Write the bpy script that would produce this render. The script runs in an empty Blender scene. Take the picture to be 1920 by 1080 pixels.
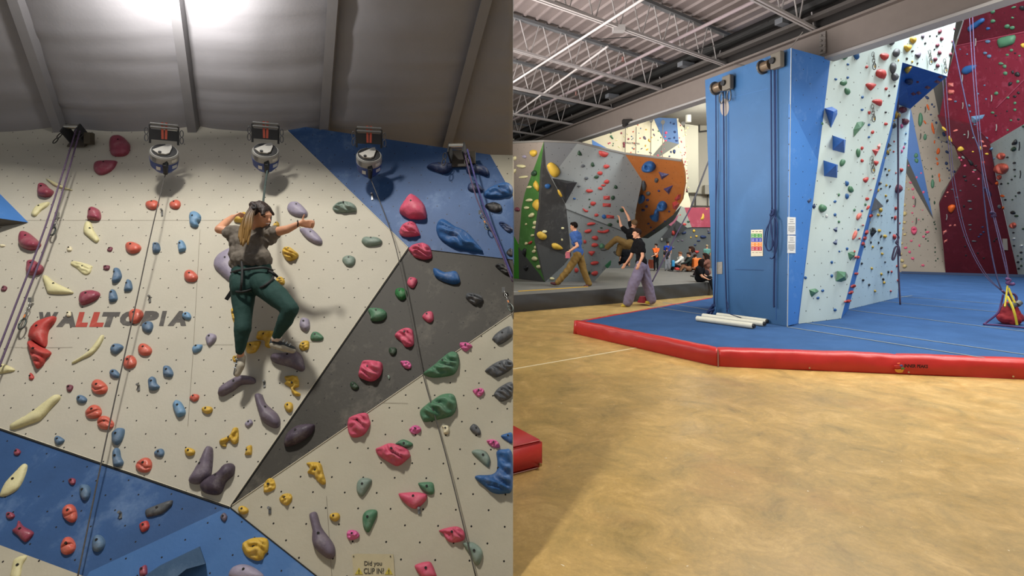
import bpy, bmesh, math, random
from mathutils import Vector as V, Matrix, noise, Quaternion
from mathutils.geometry import delaunay_2d_cdt
random.seed(7)
sc = bpy.context.scene
# ---------------------------------------------------------------- camera, world, light, exposure
F, CX, HY, EYE = 1000.0, 960.0, 452.0, 1.6          # focal length and horizon in pixels of a 1920x1080 frame; eye height
cam = bpy.data.cameras.new('camera'); camo = bpy.data.objects.new('camera', cam)
sc.collection.objects.link(camo); sc.camera = camo
camo.location = (0, 0, EYE); camo.rotation_euler = (math.pi/2, 0, 0)
cam.sensor_width = 36; cam.sensor_fit = 'HORIZONTAL'; cam.lens = 36*F/1920; cam.shift_y = (HY-540)/1920; cam.clip_end = 200; cam.clip_start = .05
sc.view_settings.view_transform = 'Standard'; sc.view_settings.look = 'None'; sc.view_settings.gamma = 1
sc.view_settings.exposure = 0.0
w = bpy.data.worlds.new('world'); sc.world = w; w.use_nodes = True
w.node_tree.nodes['Background'].inputs[0].default_value = (.95, .97, 1, 1); w.node_tree.nodes['Background'].inputs[1].default_value = .29
def area(name, loc, target, size, power, col=(1, 1, 1), sy=None, spread=180):
    l = bpy.data.lights.new(name, 'AREA'); l.energy = power; l.size = size; l.color = col; l.spread = math.radians(spread)
    if sy: l.shape = 'RECTANGLE'; l.size_y = sy
    o = bpy.data.objects.new(name, l); sc.collection.objects.link(o); o.location = loc
    o.rotation_euler = (V(target)-V(loc)).to_track_quat('-Z', 'Y').to_euler(); return o
area('booth_lamp', (-2.1, 2.17, 5.6), (-1.9, 3.3, 1.0), .40, 225, (1, .955, .87))
area('ceiling_lamp', (-2.25, 3.10, 3.20), (-2.30, 3.42, 3.75), .34, 68, (1, .96, .93))
area('floor_light', (3.8, 6.2, 5.1), (3.8, 4.4, 0), 2.6, 325, (1, .95, .84))
area('hall_side_fill', (-2.6, 8.5, 3.4), (4.0, 10.5, 3.4), 3.2, 140, (1, .95, .92), spread=95)  # added fill, unseen behind the leaning wall; lifts pillar side and roof
area('roof_fill', (-2.0, 6.5, 1.6), (3.5, 11.5, 7.6), 2.5, 230, (1, .94, .92), spread=95)  # added unseen fill aimed upward, stands in for bounce on the deck
area('hall_light', (9.5, 10.5, 9.5), (11.5, 16, 2.5), 5, 1950, (.93, .98, 1))
area('hall_light_high', (15.0, 15.0, 10.5), (16, 20, 1), 4, 420, (.95, .98, 1))
area('mat_front_light', (7.0, 5.4, 4.2), (6.0, 8.5, .2), 1.8, 140, (1, .96, .9))
area('boulder_light', (-1.3, 12.2, 4.5), (3.2, 15.6, 1.6), 2.2, 165, (1, .96, .9))
area('mat_light', (7.5, 20.0, 6.6), (7.0, 21.5, 0), 3.0, 260, (1, .95, .9))
area('back_wall_fill', (9.6, 24.5, 6.6), (9.6, 29.6, 5.2), 2.0, 170, (1, .97, .9))  # added fill hidden by the pillar, brightens the back wall
area('far_wall_light', (6.5, 22.5, 7.2), (7.0, 27, 5.6), 3.0, 340, (1, .95, .85))
# ---------------------------------------------------------------- helpers
def srgb(h):
    h = h.lstrip('#'); c = [int(h[i:i+2], 16)/255 for i in (0, 2, 4)]
    return tuple((x/12.92 if x <= .04045 else ((x+.055)/1.055)**2.4) for x in c)+(1,)
_m = {}
def mat(col, rough=.6, bump=.0, bscale=30., mottle=.0, mscale=6., chalk=.0, cscale=5., metal=0., emit=0., spec=.4, dots=None, chalkcol='#c9cdd0', stretch=None, streak=0.):
    key = (col, rough, bump, bscale, mottle, mscale, chalk, cscale, metal, emit, spec, dots, chalkcol, stretch, streak)
    if key in _m: return _m[key]
    m = bpy.data.materials.new('paint_'+col.strip('#')); m.use_nodes = True; nt = m.node_tree; N = nt.nodes; L = nt.links
    b = N['Principled BSDF']; b.inputs['Roughness'].default_value = rough; b.inputs['Metallic'].default_value = metal
    b.inputs['Specular IOR Level'].default_value = spec
    base = srgb(col); b.inputs['Base Color'].default_value = base
    cur = None
    tc = N.new('ShaderNodeTexCoord'); vec = tc.outputs['Object']
    if stretch:
        mp = N.new('ShaderNodeMapping'); mp.inputs['Scale'].default_value = stretch; L.new(vec, mp.inputs[0]); vec = mp.outputs[0]
    def mix(a, fac, colb, mode='MIX'):
        x = N.new('ShaderNodeMix'); x.data_type = 'RGBA'; x.blend_type = mode
        if a is None: x.inputs[6].default_value = base
        else: L.new(a, x.inputs[6])
        if isinstance(colb, tuple): x.inputs[7].default_value = colb
        else: L.new(colb, x.inputs[7])
        if isinstance(fac, float): x.inputs[0].default_value = fac
        else: L.new(fac, x.inputs[0])
        return x.outputs[2]
    def nz(scale, detail=3., rgh=.6, v=None):
        n = N.new('ShaderNodeTexNoise'); n.inputs['Scale'].default_value = scale; n.inputs['Detail'].default_value = detail; n.inputs['Roughness'].default_value = rgh
        L.new(v or vec, n.inputs['Vector']); return n.outputs[0]
    def ramp(src, lo, hi, a=0., c=1.):
        r = N.new('ShaderNodeMapRange'); r.inputs[1].default_value = lo; r.inputs[2].default_value = hi; r.inputs[3].default_value = a; r.inputs[4].default_value = c
        L.new(src, r.inputs[0]); return r.outputs[0]
    if mottle:
        n = nz(mscale, 5.); r = ramp(n, .3, .7, 1-mottle, 1+mottle*.6)
        cc = N.new('ShaderNodeCombineColor')
        for i in range(3): L.new(r, cc.inputs[i])
        cur = mix(cur, 1., cc.outputs[0], 'MULTIPLY')
    if streak:
        mp2 = N.new('ShaderNodeMapping'); mp2.inputs['Scale'].default_value = (1., 1., .22); mp2.inputs['Rotation'].default_value = (.3, .5, .4); L.new(tc.outputs['Object'], mp2.inputs[0])
        n = nz(9., 4., .7, mp2.outputs[0]); cur = mix(cur, ramp(n, .60, .74, 0., streak), srgb(chalkcol))
    if chalk:
        n = nz(cscale, 6., .7); cur = mix(cur, ramp(n, .54, .72, 0., chalk), srgb(chalkcol))
    if dots:                                   # grid of bolt holes drilled through the panel, spacing a x b metres
        a, bb, rr = dots
        uv = N.new('ShaderNodeUVMap'); uv.uv_map = 'UVMap'
        res = None
        for off in ((0., 0.), (.5, .5)):
            ad = N.new('ShaderNodeVectorMath'); ad.operation = 'MULTIPLY_ADD'; ad.inputs[1].default_value = (1/a, 1/bb, 0); ad.inputs[2].default_value = (off[0], off[1], 0); L.new(uv.outputs[0], ad.inputs[0])
            fr = N.new('ShaderNodeVectorMath'); fr.operation = 'FRACTION'; L.new(ad.outputs[0], fr.inputs[0])
            sb = N.new('ShaderNodeVectorMath'); sb.operation = 'SUBTRACT'; sb.inputs[1].default_value = (.5, .5, 0); L.new(fr.outputs[0], sb.inputs[0])
            sc_ = N.new('ShaderNodeVectorMath'); sc_.operation = 'MULTIPLY'; sc_.inputs[1].default_value = (a, bb, 0); L.new(sb.outputs[0], sc_.inputs[0])
            ln = N.new('ShaderNodeVectorMath'); ln.operation = 'LENGTH'; L.new(sc_.outputs[0], ln.inputs[0])
            lt = N.new('ShaderNodeMath'); lt.operation = 'LESS_THAN'; lt.inputs[1].default_value = rr; L.new(ln.outputs['Value'], lt.inputs[0])
            if res is None: res = lt.outputs[0]
            else:
                mx = N.new('ShaderNodeMath'); mx.operation = 'MAXIMUM'; L.new(res, mx.inputs[0]); L.new(lt.outputs[0], mx.inputs[1]); res = mx.outputs[0]
        cur = mix(cur, res, (.012, .011, .010, 1))
    if cur is not None: L.new(cur, b.inputs['Base Color'])
    if bump:
        n = nz(bscale, 4.); bp = N.new('ShaderNodeBump'); bp.inputs['Strength'].default_value = bump; bp.inputs['Distance'].default_value = .01
        L.new(n, bp.inputs['Height']); L.new(bp.outputs[0], b.inputs['Normal'])
    if emit: b.inputs['Emission Color'].default_value = base; b.inputs['Emission Strength'].default_value = emit
    _m[key] = m; return m
def tag(o, label, cat, group=None, kind=None):
    if label: o['label'] = label
    if cat: o['category'] = cat
    if group: o['group'] = group
    if kind: o['kind'] = kind
    return o
def empty(name, loc, label, cat, group=None):
    o = bpy.data.objects.new(name, None); gym.objects.link(o); o.location = loc; o.empty_display_size = .1
    bpy_loc[o.name] = V(loc); return tag(o, label, cat, group)
bpy_loc = {}
gym = bpy.data.collections.new('gym')      # joins the scene at the end
def link(name, me, m, parent=None, loc=None, smooth=False):
    """mesh given in world coordinates; origin moved to its centre"""
    if loc is None:
        n = max(1, len(me.vertices)); c = V((0, 0, 0))
        for v in me.vertices: c += v.co
        loc = c/n
    me.transform(Matrix.Translation(-V(loc)))
    if m is not None and not me.materials: me.materials.append(m)
    if smooth:
        me.polygons.foreach_set('use_smooth', [True]*len(me.polygons))
    o = bpy.data.objects.new(name, me); gym.objects.link(o)
    bpy_loc[o.name] = V(loc)
    if parent is not None:
        o.parent = parent; o.location = V(loc)-bpy_loc[parent.name]
    else: o.location = loc
    return o
def struct(name, me, m, **k):
    o = link(name, me, m, **k); o['kind'] = 'structure'; return o
def mk(verts, faces, name='mesh'):
    me = bpy.data.meshes.new(name); me.from_pydata([tuple(v) for v in verts], [], faces); me.update(); return me
def fin(bm, name='mesh', normals=True):
    if normals: bmesh.ops.recalc_face_normals(bm, faces=bm.faces)
    me = bpy.data.meshes.new(name); bm.to_mesh(me); bm.free(); return me
def box_bm(bm, c, s, rot=None, bevel=0.):
    r = bmesh.ops.create_cube(bm, size=1)
    M = Matrix.Translation(V(c)) @ (rot.to_4x4() if rot else Matrix.Identity(4)) @ Matrix.Diagonal(V(s).to_4d())
    bmesh.ops.transform(bm, matrix=M, verts=r['verts'])
    if bevel:
        es = list({e for v in r['verts'] for e in v.link_edges})
        bmesh.ops.bevel(bm, geom=es, offset=bevel, segments=2, affect='EDGES', profile=.6)
def box(c, s, rot=None, bevel=0.):
    bm = bmesh.new(); box_bm(bm, c, s, rot, bevel); return fin(bm)
def cone_bm(bm, p, q, r1, r2, seg=12, caps=True):
    p, q = V(p), V(q); d = q-p; L = d.length
    if L < 1e-6: return []
    M = Matrix.Translation((p+q)/2) @ d.to_track_quat('Z', 'Y').to_matrix().to_4x4()
    return bmesh.ops.create_cone(bm, cap_ends=caps, segments=seg, radius1=r1, radius2=r2, depth=L, matrix=M)['verts']
def cone(p, q, r1, r2=None, seg=14):
    bm = bmesh.new(); cone_bm(bm, p, q, r1, r1 if r2 is None else r2, seg); return fin(bm)
def ell_bm(bm, c, r, rot=None, u=16, v=10):
    M = Matrix.Translation(V(c)) @ (rot.to_4x4() if rot else Matrix.Identity(4)) @ Matrix.Diagonal(V(r).to_4d())
    return bmesh.ops.create_uvsphere(bm, u_segments=u, v_segments=v, radius=1, matrix=M)['verts']
def bar(p, q, w_, h_, up=V((0, 0, 1))):
    """rectangular bar from p to q, w_ wide, h_ tall along up"""
    p, q = V(p), V(q); d = (q-p).normalized(); s = d.cross(up).normalized(); u = s.cross(d).normalized()
    vs = []
    for e in (p, q):
        for a, b in ((-1, -1), (1, -1), (1, 1), (-1, 1)): vs.append(e+s*a*w_/2+u*b*h_/2)
    return mk(vs, [(0, 1, 2, 3), (7, 6, 5, 4), (0, 4, 5, 1), (1, 5, 6, 2), (2, 6, 7, 3), (3, 7, 4, 0)])
def join(meshes):
    bm = bmesh.new()
    for m in meshes: bm.from_mesh(m); bpy.data.meshes.remove(m)
    return fin(bm)
def spline(pts, n=6, closed=False):
    P = [V(p) for p in pts]; out = []; k = len(P)
    rng = range(k) if closed else range(k-1)
    for i in rng:
        a, b, c, d = (P[(i-1) % k] if closed or i > 0 else P[0]), P[i], P[(i+1) % k], (P[(i+2) % k] if closed or i+2 < k else P[-1])
        for j in range(n):
            t = j/n
            out.append(.5*((2*b)+(c-a)*t+(2*a-5*b+4*c-d)*t*t+(3*b-a-3*c+d)*t*t*t))
    if not closed: out.append(P[-1])
    return out
def tube(pts, r, seg=8, n=5, smooth=True):
    P = spline(pts, n) if len(pts) > 2 and smooth else [V(p) for p in pts]
    vs, fs = [], []; up = V((.13, .21, .97)); prev = None
    for i, p in enumerate(P):
        d = (P[min(i+1, len(P)-1)]-P[max(i-1, 0)]).normalized()
        if prev is None:
            s = d.cross(up); s = s.normalized() if s.length > .05 else d.cross(V((1, 0, 0))).normalized()
        else: s = (prev-d*prev.dot(d)).normalized()
        prev = s; t = d.cross(s)
        for k in range(seg):
            a = 2*math.pi*k/seg; vs.append(p+(s*math.cos(a)+t*math.sin(a))*r)
    for i in range(len(P)-1):
        for k in range(seg):
            a, b = i*seg+k, i*seg+(k+1) % seg; fs.append((a, b, b+seg, a+seg))
    fs.append(tuple(range(seg))[::-1]); fs.append(tuple(range(len(vs)-seg, len(vs))))
    return mk(vs, fs)
def ray(x, y): return V(((x-CX)/F, 1., (HY-y)/F))
O = V((0, 0, EYE))
def W(x, y, Y=None, Z=None):
    r = ray(x, y); t = Y if Y is not None else (Z-EYE)/r.z
    return O+r*t
class Plane:
    """a flat surface of the place, facing the eye"""
    def __init__(s, a, b, c):
        s.n = (b-a).cross(c-a).normalized()
        if s.n.dot(O-a) < 0: s.n = -s.n
        s.o = a.copy(); s.u = V((0, 0, 1)).cross(s.n).normalized() * 1.0
        s.v = s.n.cross(s.u).normalized()
        if s.v.z < 0: s.v = -s.v
        if s.u.x < 0: s.u = -s.u
    def P(s, x, y, off=0.):
        r = ray(x, y); t = ((s.o-O).dot(s.n)+off)/r.dot(s.n)
        return O+r*t
    def loc(s, p): d = p-s.o; return V((d.dot(s.u), d.dot(s.v)))
    def wor(s, a, b, h=0.): return s.o+s.u*a+s.v*b+s.n*h
    def dist(s, p): return (p-s.o).dot(s.n)
def facet(pl, px, m, name, parent, thick=.08, edge=None):
    """a wall panel: polygon on a plane, with real thickness behind it and a UV in metres"""
    P = [pl.P(x, y) for x, y in px]
    return slab(pl, P, m, name, parent, thick)
def slab(pl, P, m, name, parent=None, thick=.08, front=0.):
    k = len(P); vs = [p+pl.n*front for p in P]+[p-pl.n*thick for p in P]
    fs = [tuple(range(k)), tuple(range(2*k-1, k-1, -1))]+[(i, (i+1) % k, (i+1) % k+k, i+k) for i in range(k)]
    me = mk(vs, fs); bm = bmesh.new(); bm.from_mesh(me)
    bmesh.ops.recalc_face_normals(bm, faces=bm.faces)
    uvl = bm.loops.layers.uv.new('UVMap')
    for f in bm.faces:
        for l in f.loops:
            a = pl.loc(l.vert.co); l[uvl].uv = (a.x, a.y)
    bm.to_mesh(me); bm.free()
    return link(name, me, m, parent)
def in_poly(p, poly):
    c = False; j = len(poly)-1
    for i in range(len(poly)):
        a, b = poly[i], poly[j]
        if (a.y > p.y) != (b.y > p.y) and p.x < (b.x-a.x)*(p.y-a.y)/(b.y-a.y)+a.x: c = not c
        j = i
    return c
def seg_d(p, a, b):
    d = b-a; t = max(0, min(1, (p-a).dot(d)/max(1e-12, d.length_squared))); return (p-(a+d*t)).length
# ---------------------------------------------------------------- climbing holds
COL = dict(   # colour word: (paint, gloss)
    raspberry='#8b3d4e', maroon='#6d3644', coral='#c05c4b', red='#ae3d38', slate='#526d88', pale='#cbc497', purple='#645a68', aubergine='#463c49', lilac='#8d8698',
    yellow='#c4a03a', pink='#c4506a', hotpink='#c85c90', green='#477256', sage='#74857a', darkgreen='#26402c', grey='#4d5054', black='#1c1d1f', blue='#27568c', navy='#1d2f55',
    cream='#cfc6a8', sky='#658bab', orange='#c9571c', salmon='#c46a60', emerald='#1f6a35', white='#c8ccca', tan='#b5a06d', violet='#3b3560')
WORD = dict(pale='pale yellow', aubergine='dark aubergine', hotpink='hot pink', sage='sage green', darkgreen='dark green', sky='light blue', slate='slate blue', grey='dark grey', emerald='bright green', navy='navy blue', violet='dark violet')
HOLDS = []
def baked(data, mods=()):
    o = bpy.data.objects.new('b', data); sc.collection.objects.link(o)
    for ty, kw in mods:
        m = o.modifiers.new('m', ty)
        for k, v in kw.items(): setattr(m, k, v)
    dg = bpy.context.evaluated_depsgraph_get()
    me = bpy.data.meshes.new_from_object(o.evaluated_get(dg)); bpy.data.objects.remove(o); return me
def hold(px, pl, panel, col, style='s', hf=.33, far=False, bolt=None, name='climbing_hold'):
    """px outline (traced) -> solid hold on plane pl. style: s smooth, w wrinkled, d doughnut, j jug with pockets, f faceted"""
    poly = [pl.loc(pl.P(x, y)) for x, y in px]
    if style == 'f': out = poly
    else:
        n = 2 if (far or len(px) > 12) else 4
        out = [V((q.x, q.y)) for q in spline([V((p.x, p.y, 0)) for p in poly], n, True)]
    A = abs(sum(out[i-1].x*out[i].y-out[i].x*out[i-1].y for i in range(len(out))))/2
    s = math.sqrt(max(A, 1e-6)); g = s/(4.0 if far and style != 'd' else 15. if style in 'wgj' and not far else 9.)
    xs = [p.x for p in out]; ys = [p.y for p in out]; cx = sum(xs)/len(xs); cy = sum(ys)/len(ys)
    pts = list(out); k = len(out)
    def bd(p): return min(seg_d(p, out[i-1], out[i]) for i in range(k))
    ins = []
    y = min(ys)+g*.5; row = 0
    while y < max(ys):
        x = min(xs)+(g*.5 if row % 2 else g)
        while x < max(xs):
            p = V((x, y))
            if in_poly(p, out) and bd(p) > g*.45: ins.append(p)
            x += g
        y += g*.87; row += 1
    if style == 'f': ins = []
    if not ins: ins = [V((cx, cy))]
    D = [bd(p) for p in ins]; R = max(D)
    if style != 'f':                             # a ring close to the edge gives the steep side
        ring = []
        for i in range(k):
            p = out[i]; q = p+(V((cx, cy))-p)*.07
            t = (out[(i+1) % k]-out[i-1]); nn = V((-t.y, t.x)).normalized(); q = p+nn*R*.10
            if not in_poly(q, out): q = p-nn*R*.10
            if in_poly(q, out) and bd(q) > R*.05: ring.append(q)
        ins += ring; D += [bd(p) for p in ring]
    allp = pts+ins
    r = delaunay_2d_cdt(allp, [], [list(range(k))], 1, 1e-5)
    v2, f2 = r[0], r[2]
    H = hf*s if hf < 5 else hf/100.
    H = min(H, R*1.5)
    c3 = pl.wor(cx, cy); rr = (c3-O); dlt = rr.normalized(); cosv = abs(dlt.dot(pl.n))
    par = (pl.n+dlt/max(cosv, .3)*1.0)            # in-plane drift of something that sticks out, as the eye sees it
    sh = V((par.dot(pl.u), par.dot(pl.v)))*(-.42)
    seed = V((cx*7.1, cy*5.3, len(HOLDS)*1.7))
    vs = []
    for p in v2:
        d = bd(p); on = d < R*1e-3
        if style == 'f': h = 0 if on else H
        else:
            q = min(d/R, 1); h = H*math.sqrt(max(0, 1-(1-q)**2.2))
            if style == 'w' and not on:
                a = (p.x*.45+p.y)/s*19+noise.noise(V((p.x, p.y, 0))/s*2.2+seed)*4.5
                h *= 1+.26*math.sin(a)*min(1, q*2.5)
            elif style == 'd':
                e = (p-V((cx, cy+s*.05))).length/(s*.26); h *= (.02+.98*min(1, max(0, e-.45)*1.6))
            elif style == 'g':
                e = (p.y-cy+s*.06)-.16*s*math.sin((p.x-cx)/s*4+seed.z); h *= 1-.42*math.exp(-(e/(s*.07))**2)
            elif style == 'j' and not on:
                h *= .62+.55*noise.noise(V((p.x, p.y, 0))/s*3.6+seed)+.15
            if not on: h += H*.16*noise.noise(V((p.x, p.y, 0))/s*2.6+seed)*q + (H*.05*noise.noise(V((p.x, p.y, 0))/s*9+seed) if not far else 0)
        h = max(h, 0)
        q2 = V((p.x, p.y))+(-1*sh)*0+sh*h
        vs.append(pl.wor(q2.x, q2.y, h))
    fs = [tuple(f) for f in f2]; me = mk(vs, fs)
    bm = bmesh.new(); bm.from_mesh(me)
    be = [e for e in bm.edges if e.is_boundary]
    if be:
        ex = bmesh.ops.extrude_edge_only(bm, edges=be)
        for v in ex['geom']:
            if isinstance(v, bmesh.types.BMVert): v.co -= pl.n*.006
    bmesh.ops.recalc_face_normals(bm, faces=bm.faces)
    bm.to_mesh(me); bm.free()
    gloss = {'coral': .33, 'raspberry': .38}.get(col, .55)
    m = mat(COL[col], gloss, 0. if far else .25, 60., 0. if far else .10, 14., chalk=0. if far else .26, cscale=8., chalkcol='#b5afa8')
    if style == 'f':
        m = mat(COL[col], .5, 0., chalk=.25, cscale=4., chalkcol='#9fb0c0')
    o = link(name, me, m, None, c3, smooth=(style != 'f'))
    X = sum(p[0] for p in px)/len(px); Yp = sum(p[1] for p in px)/len(px)
    w_ = max(p[0] for p in px)-min(p[0] for p in px); h_ = max(p[1] for p in px)-min(p[1] for p in px)
    HOLDS.append(dict(o=o, x=X, y=Yp, w=w_, h=h_, A=A, col=WORD.get(col, col), panel=panel, style=style, name=name, far=far))
    if not far:
        b = V(((bolt[0], bolt[1]))) if bolt else None
        bp = pl.loc(pl.P(*bolt)) if bolt else V((cx, cy+s*.10))
        # nearest top vertex carries the bolt
        best = min(range(len(vs)), key=lambda i: (pl.loc(vs[i])-bp).length if pl.dist(vs[i]) > H*.3 else 9)
        bpos = vs[best]; rad = .0060 if s > .05 else .005
        link('bolt_socket', cone(bpos-pl.n*.012, bpos+pl.n*.0025, rad, rad, 10), mat('#16130f', .6), o)
    return o
def ellipse(cx, cy, rx, ry, rot=0, n=12, wob=.07):
    out = []; ph = random.random()*6
    for i in range(n):
        a = 2*math.pi*i/n; k = 1+wob*math.sin(2*a+ph)+wob*.8*math.sin(3*a+ph*2)
        x, y = rx*k*math.cos(a), ry*k*math.sin(a); c, s = math.cos(rot), math.sin(rot)
        out.append((cx+x*c-y*s, cy+x*s+y*c))
    return out
def block(ox, oy, k, text, far=False, PL=None):
    """lines: panel colour style[height] | x,y x,y ...  (traced)   or  e cx cy rx ry [rot] (oval)"""
    for ln in text.strip().splitlines():
        ln = ln.strip()
        if not ln: continue
        head, body = ln.split('|'); h = head.split(); pan, col, st = h[0], h[1], h[2]
        hf = float(h[3]) if len(h) > 3 else (.36 if far else .33)
        pl, pname = PL[pan]
        for item in body.split(';'):
            item = item.strip()
            if not item: continue
            if item[0] == 'e':
                q = [float(t) for t in item[1:].split()]
                if len(q) == 3: q.append(q[2])
                px = ellipse(q[0], q[1], q[2], q[3], math.radians(q[4]) if len(q) > 4 else 0, 10 if far else 14, .05 if st == 'd' else .07)
            else: px = [tuple(float(t) for t in p.split(',')) for p in item.split()]
            px = [(ox+x/k, oy+y/k) for x, y in px]
            if far and px and (max(p[0] for p in px)-min(p[0] for p in px)) < 1.2: continue
            hold(px, pl, pname, col, st, hf, far)
ORD = 'highest second third fourth fifth sixth seventh eighth ninth tenth eleventh twelfth thirteenth fourteenth fifteenth sixteenth seventeenth eighteenth nineteenth twentieth'.split()
def name_holds():
    """give every hold a label that singles it out"""
    areas = sorted(h['w']*h['h'] for h in HOLDS)
    for h in HOLDS:
        a = h['w']*h['h']; near = not h['far']
        big, small = (2300, 650) if near else (330, 75)
        size = 'large' if a > big else ('small' if a < small else 'medium')
        ar = h['w']/max(1, h['h'])
        shape = {'w': 'ridged', 'd': 'ring-shaped', 'j': 'pocketed', 'f': 'faceted'}.get(h['style']) or ('wide' if ar > 1.55 else 'tall' if ar < .68 else 'rounded')
        noun = 'volume' if 'volume' in h['name'] else 'hold'
        h['d'] = f"{size} {h['col']} {shape} {noun}"
        h['size'] = size
    def uniq(key):
        c = {}
        for h in HOLDS: c.setdefault(key(h), []).append(h)
        return c
    c1 = uniq(lambda h: (h['d'], h['panel']))
    for h in HOLDS:
        if len(c1[(h['d'], h['panel'])]) == 1: h['label'] = f"{h['d']} on the {h['panel']}"
    cand = {}
    for h in HOLDS:
        if 'label' in h: continue
        best = None
        for g in HOLDS:
            if g is h or g['panel'] != h['panel'] or 'label' not in g: continue
            dx, dy = g['x']-h['x'], g['y']-h['y']; d = math.hypot(dx, dy)
            if d < (75 if not h['far'] else 26) and abs(dy) > abs(dx)*1.3 and (best is None or d < best[0]): best = (d, g, 'above' if dy > 0 else 'below')
        if best:
            t = f"{h['d']} just {best[2]} the {best[1]['d']} on the {h['panel']}"
            if len(t.split()) <= 16: cand.setdefault(t, []).append(h)
    for t, l in cand.items():
        if len(l) == 1: l[0]['label'] = t
    for (d, p), l in c1.items():
        if len(l) < 2: continue
        l = sorted(l, key=lambda h: h['y'])
        for i, h in enumerate(l):
            if 'label' in h: continue
            n = len(l)
            if i < 20: t = ('highest' if i == 0 else ORD[i]+' highest')
            else: t = ('lowest' if i == n-1 else ORD[n-1-i]+' lowest')
            h['label'] = f"{d}, {t} of its kind on the {p}"
    for h in HOLDS:
        tag(h['o'], h['label'].replace('the the', 'the'), 'climbing volume' if 'volume' in h['name'] else 'climbing hold', f"{h['col']} {'volumes' if 'volume' in h['name'] else 'holds'} on the {h['panel']}")
def text_px(s, quad, pl, m, name, parent, off=.003, bold=.0, shear=0., thick=.0):
    """lettering painted on plane pl inside the px quad (tl, tr, br, bl)"""
    cu = bpy.data.curves.new('t', 'FONT'); cu.body = s; cu.offset = bold; cu.shear = shear; cu.resolution_u = 3
    me0 = baked(cu)
    xs = [v.co.x for v in me0.vertices]; ys = [v.co.y for v in me0.vertices]; x0, x1, y0, y1 = min(xs), max(xs), min(ys), max(ys)
    tl, tr, br, bl = [V(q) for q in quad]
    for v in me0.vertices:
        a, b = (v.co.x-x0)/(x1-x0), (v.co.y-y0)/(y1-y0)
        p = (bl*(1-a)+br*a)*(1-b)+(tl*(1-a)+tr*a)*b
        v.co = pl.P(p.x, p.y, off) if pl is not None else parent_map(p)
    me0.materials.clear()
    return link(name, me0, m, parent)
def poly_px(px, pl, m, name, parent, off=.003, thick=.002):
    P = [pl.P(x, y, off) for x, y in px]
    return slab(pl, P, m, name, parent, thick)
# ---------------------------------------------------------------- bodies
UV, UF = [V((0, 0, 1))], []
for _i in range(1, 12):
    for _j in range(18): UV.append(V((math.sin(math.pi*_i/12)*math.cos(2*math.pi*_j/18), math.sin(math.pi*_i/12)*math.sin(2*math.pi*_j/18), math.cos(math.pi*_i/12))))
UV.append(V((0, 0, -1)))
for _j in range(18):
    UF.append((0, 1+_j, 1+(_j+1) % 18)); UF.append((199, 181+(_j+1) % 18, 181+_j))
    for _i in range(10): _a = 1+_i*18; UF.append((_a+_j, _a+18+_j, _a+18+(_j+1) % 18, _a+(_j+1) % 18))
def body(prims, voxel, m, name, parent=None, smooth=2, loc=None, disp=0., dscale=12.):
    """one continuous skin over tapered limbs: prims = ('c', p, q, r1, r2) or ('e', centre, radii, rot)"""
    vs, fs = [], []
    def ball(c, r, rot=None):
        k = len(vs); c = V(c)
        for u in UV: q = V((u.x*r[0], u.y*r[1], u.z*r[2])); vs.append(c+(rot @ q if rot else q))
        fs.extend([tuple(i+k for i in f) for f in UF])
    for q in prims:
        if q[0] == 'c':
            _, a, b, r1, r2 = q; a, b = V(a), V(b); ball(a, (r1,)*3); ball(b, (r2,)*3)
            d = (b-a)
            if d.length < 1e-5: continue
            R_ = d.to_track_quat('Z', 'Y').to_matrix(); k = len(vs)
            for c_, r_ in ((a, r1), (b, r2)):
                for i in range(16): vs.append(c_+R_ @ V((math.cos(i*math.pi/8)*r_, math.sin(i*math.pi/8)*r_, 0)))
            fs.extend([(k+i, k+(i+1) % 16, k+16+(i+1) % 16, k+16+i) for i in range(16)]); fs.append(tuple(range(k+15, k-1, -1))); fs.append(tuple(range(k+16, k+32)))
        else: ball(q[1], q[2], q[3] if len(q) > 3 else None)
    me = mk(vs, fs)
    me2 = baked(me, [('REMESH', dict(mode='VOXEL', voxel_size=voxel))]+([('SMOOTH', dict(factor=.6, iterations=smooth*3))] if smooth else []))
    if disp:
        ns = [v.normal.copy() for v in me2.vertices]
        for v, n in zip(me2.vertices, ns):
            p = v.co*dscale; f = noise.noise(p+V((0, 0, p.x*1.5)))+.5*noise.noise(p*2.3)
            v.co += n*f*disp
    me2.materials.clear()
    return link(name, me2, m, parent, loc, smooth=True)
def hand_prims(wr, dirv, side, s, curl=.5, thumb=None, r=.0085, spread=1.):
    """palm + four fingers + thumb; wr wrist, dirv hand direction, side = direction of the thumb"""
    d = V(dirv).normalized(); t = V(side); t = (t-d*t.dot(d)).normalized(); n = d.cross(t)
    P = []; pc = wr+d*.048*s
    for k in range(4):
        o = t*(.030-.020*k)*s
        P.append(('c', wr+t*(.014-.009*k)*s, wr+d*.082*s+o, .014*s, .0115*s))
        L = (.040, .045, .042, .034)[k]*s; base = wr+d*.085*s+o*spread; p = base; a = 0
        for j in range(3):
            a += curl*(.9 if j else .5)
            v = (d*math.cos(a)+n*math.sin(a)); q = p+v*L*(1, .72, .55)[j]
            P.append(('c', p, q, r*s*(1-.08*j), r*s*(.92-.1*j))); p = q
    tb = wr+d*.022*s+t*.022*s; td = V(thumb).normalized() if thumb is not None else (d*.7+t*.8).normalized()
    P.append(('c', wr+d*.012*s, tb, .014*s, .0125*s)); m1 = tb+td*.036*s; P.append(('c', tb, m1, .0125*s, .0098*s)); P.append(('c', m1, m1+(td*.9+d*.2).normalized()*.030*s, .0096*s, .0082*s))
    return P
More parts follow.
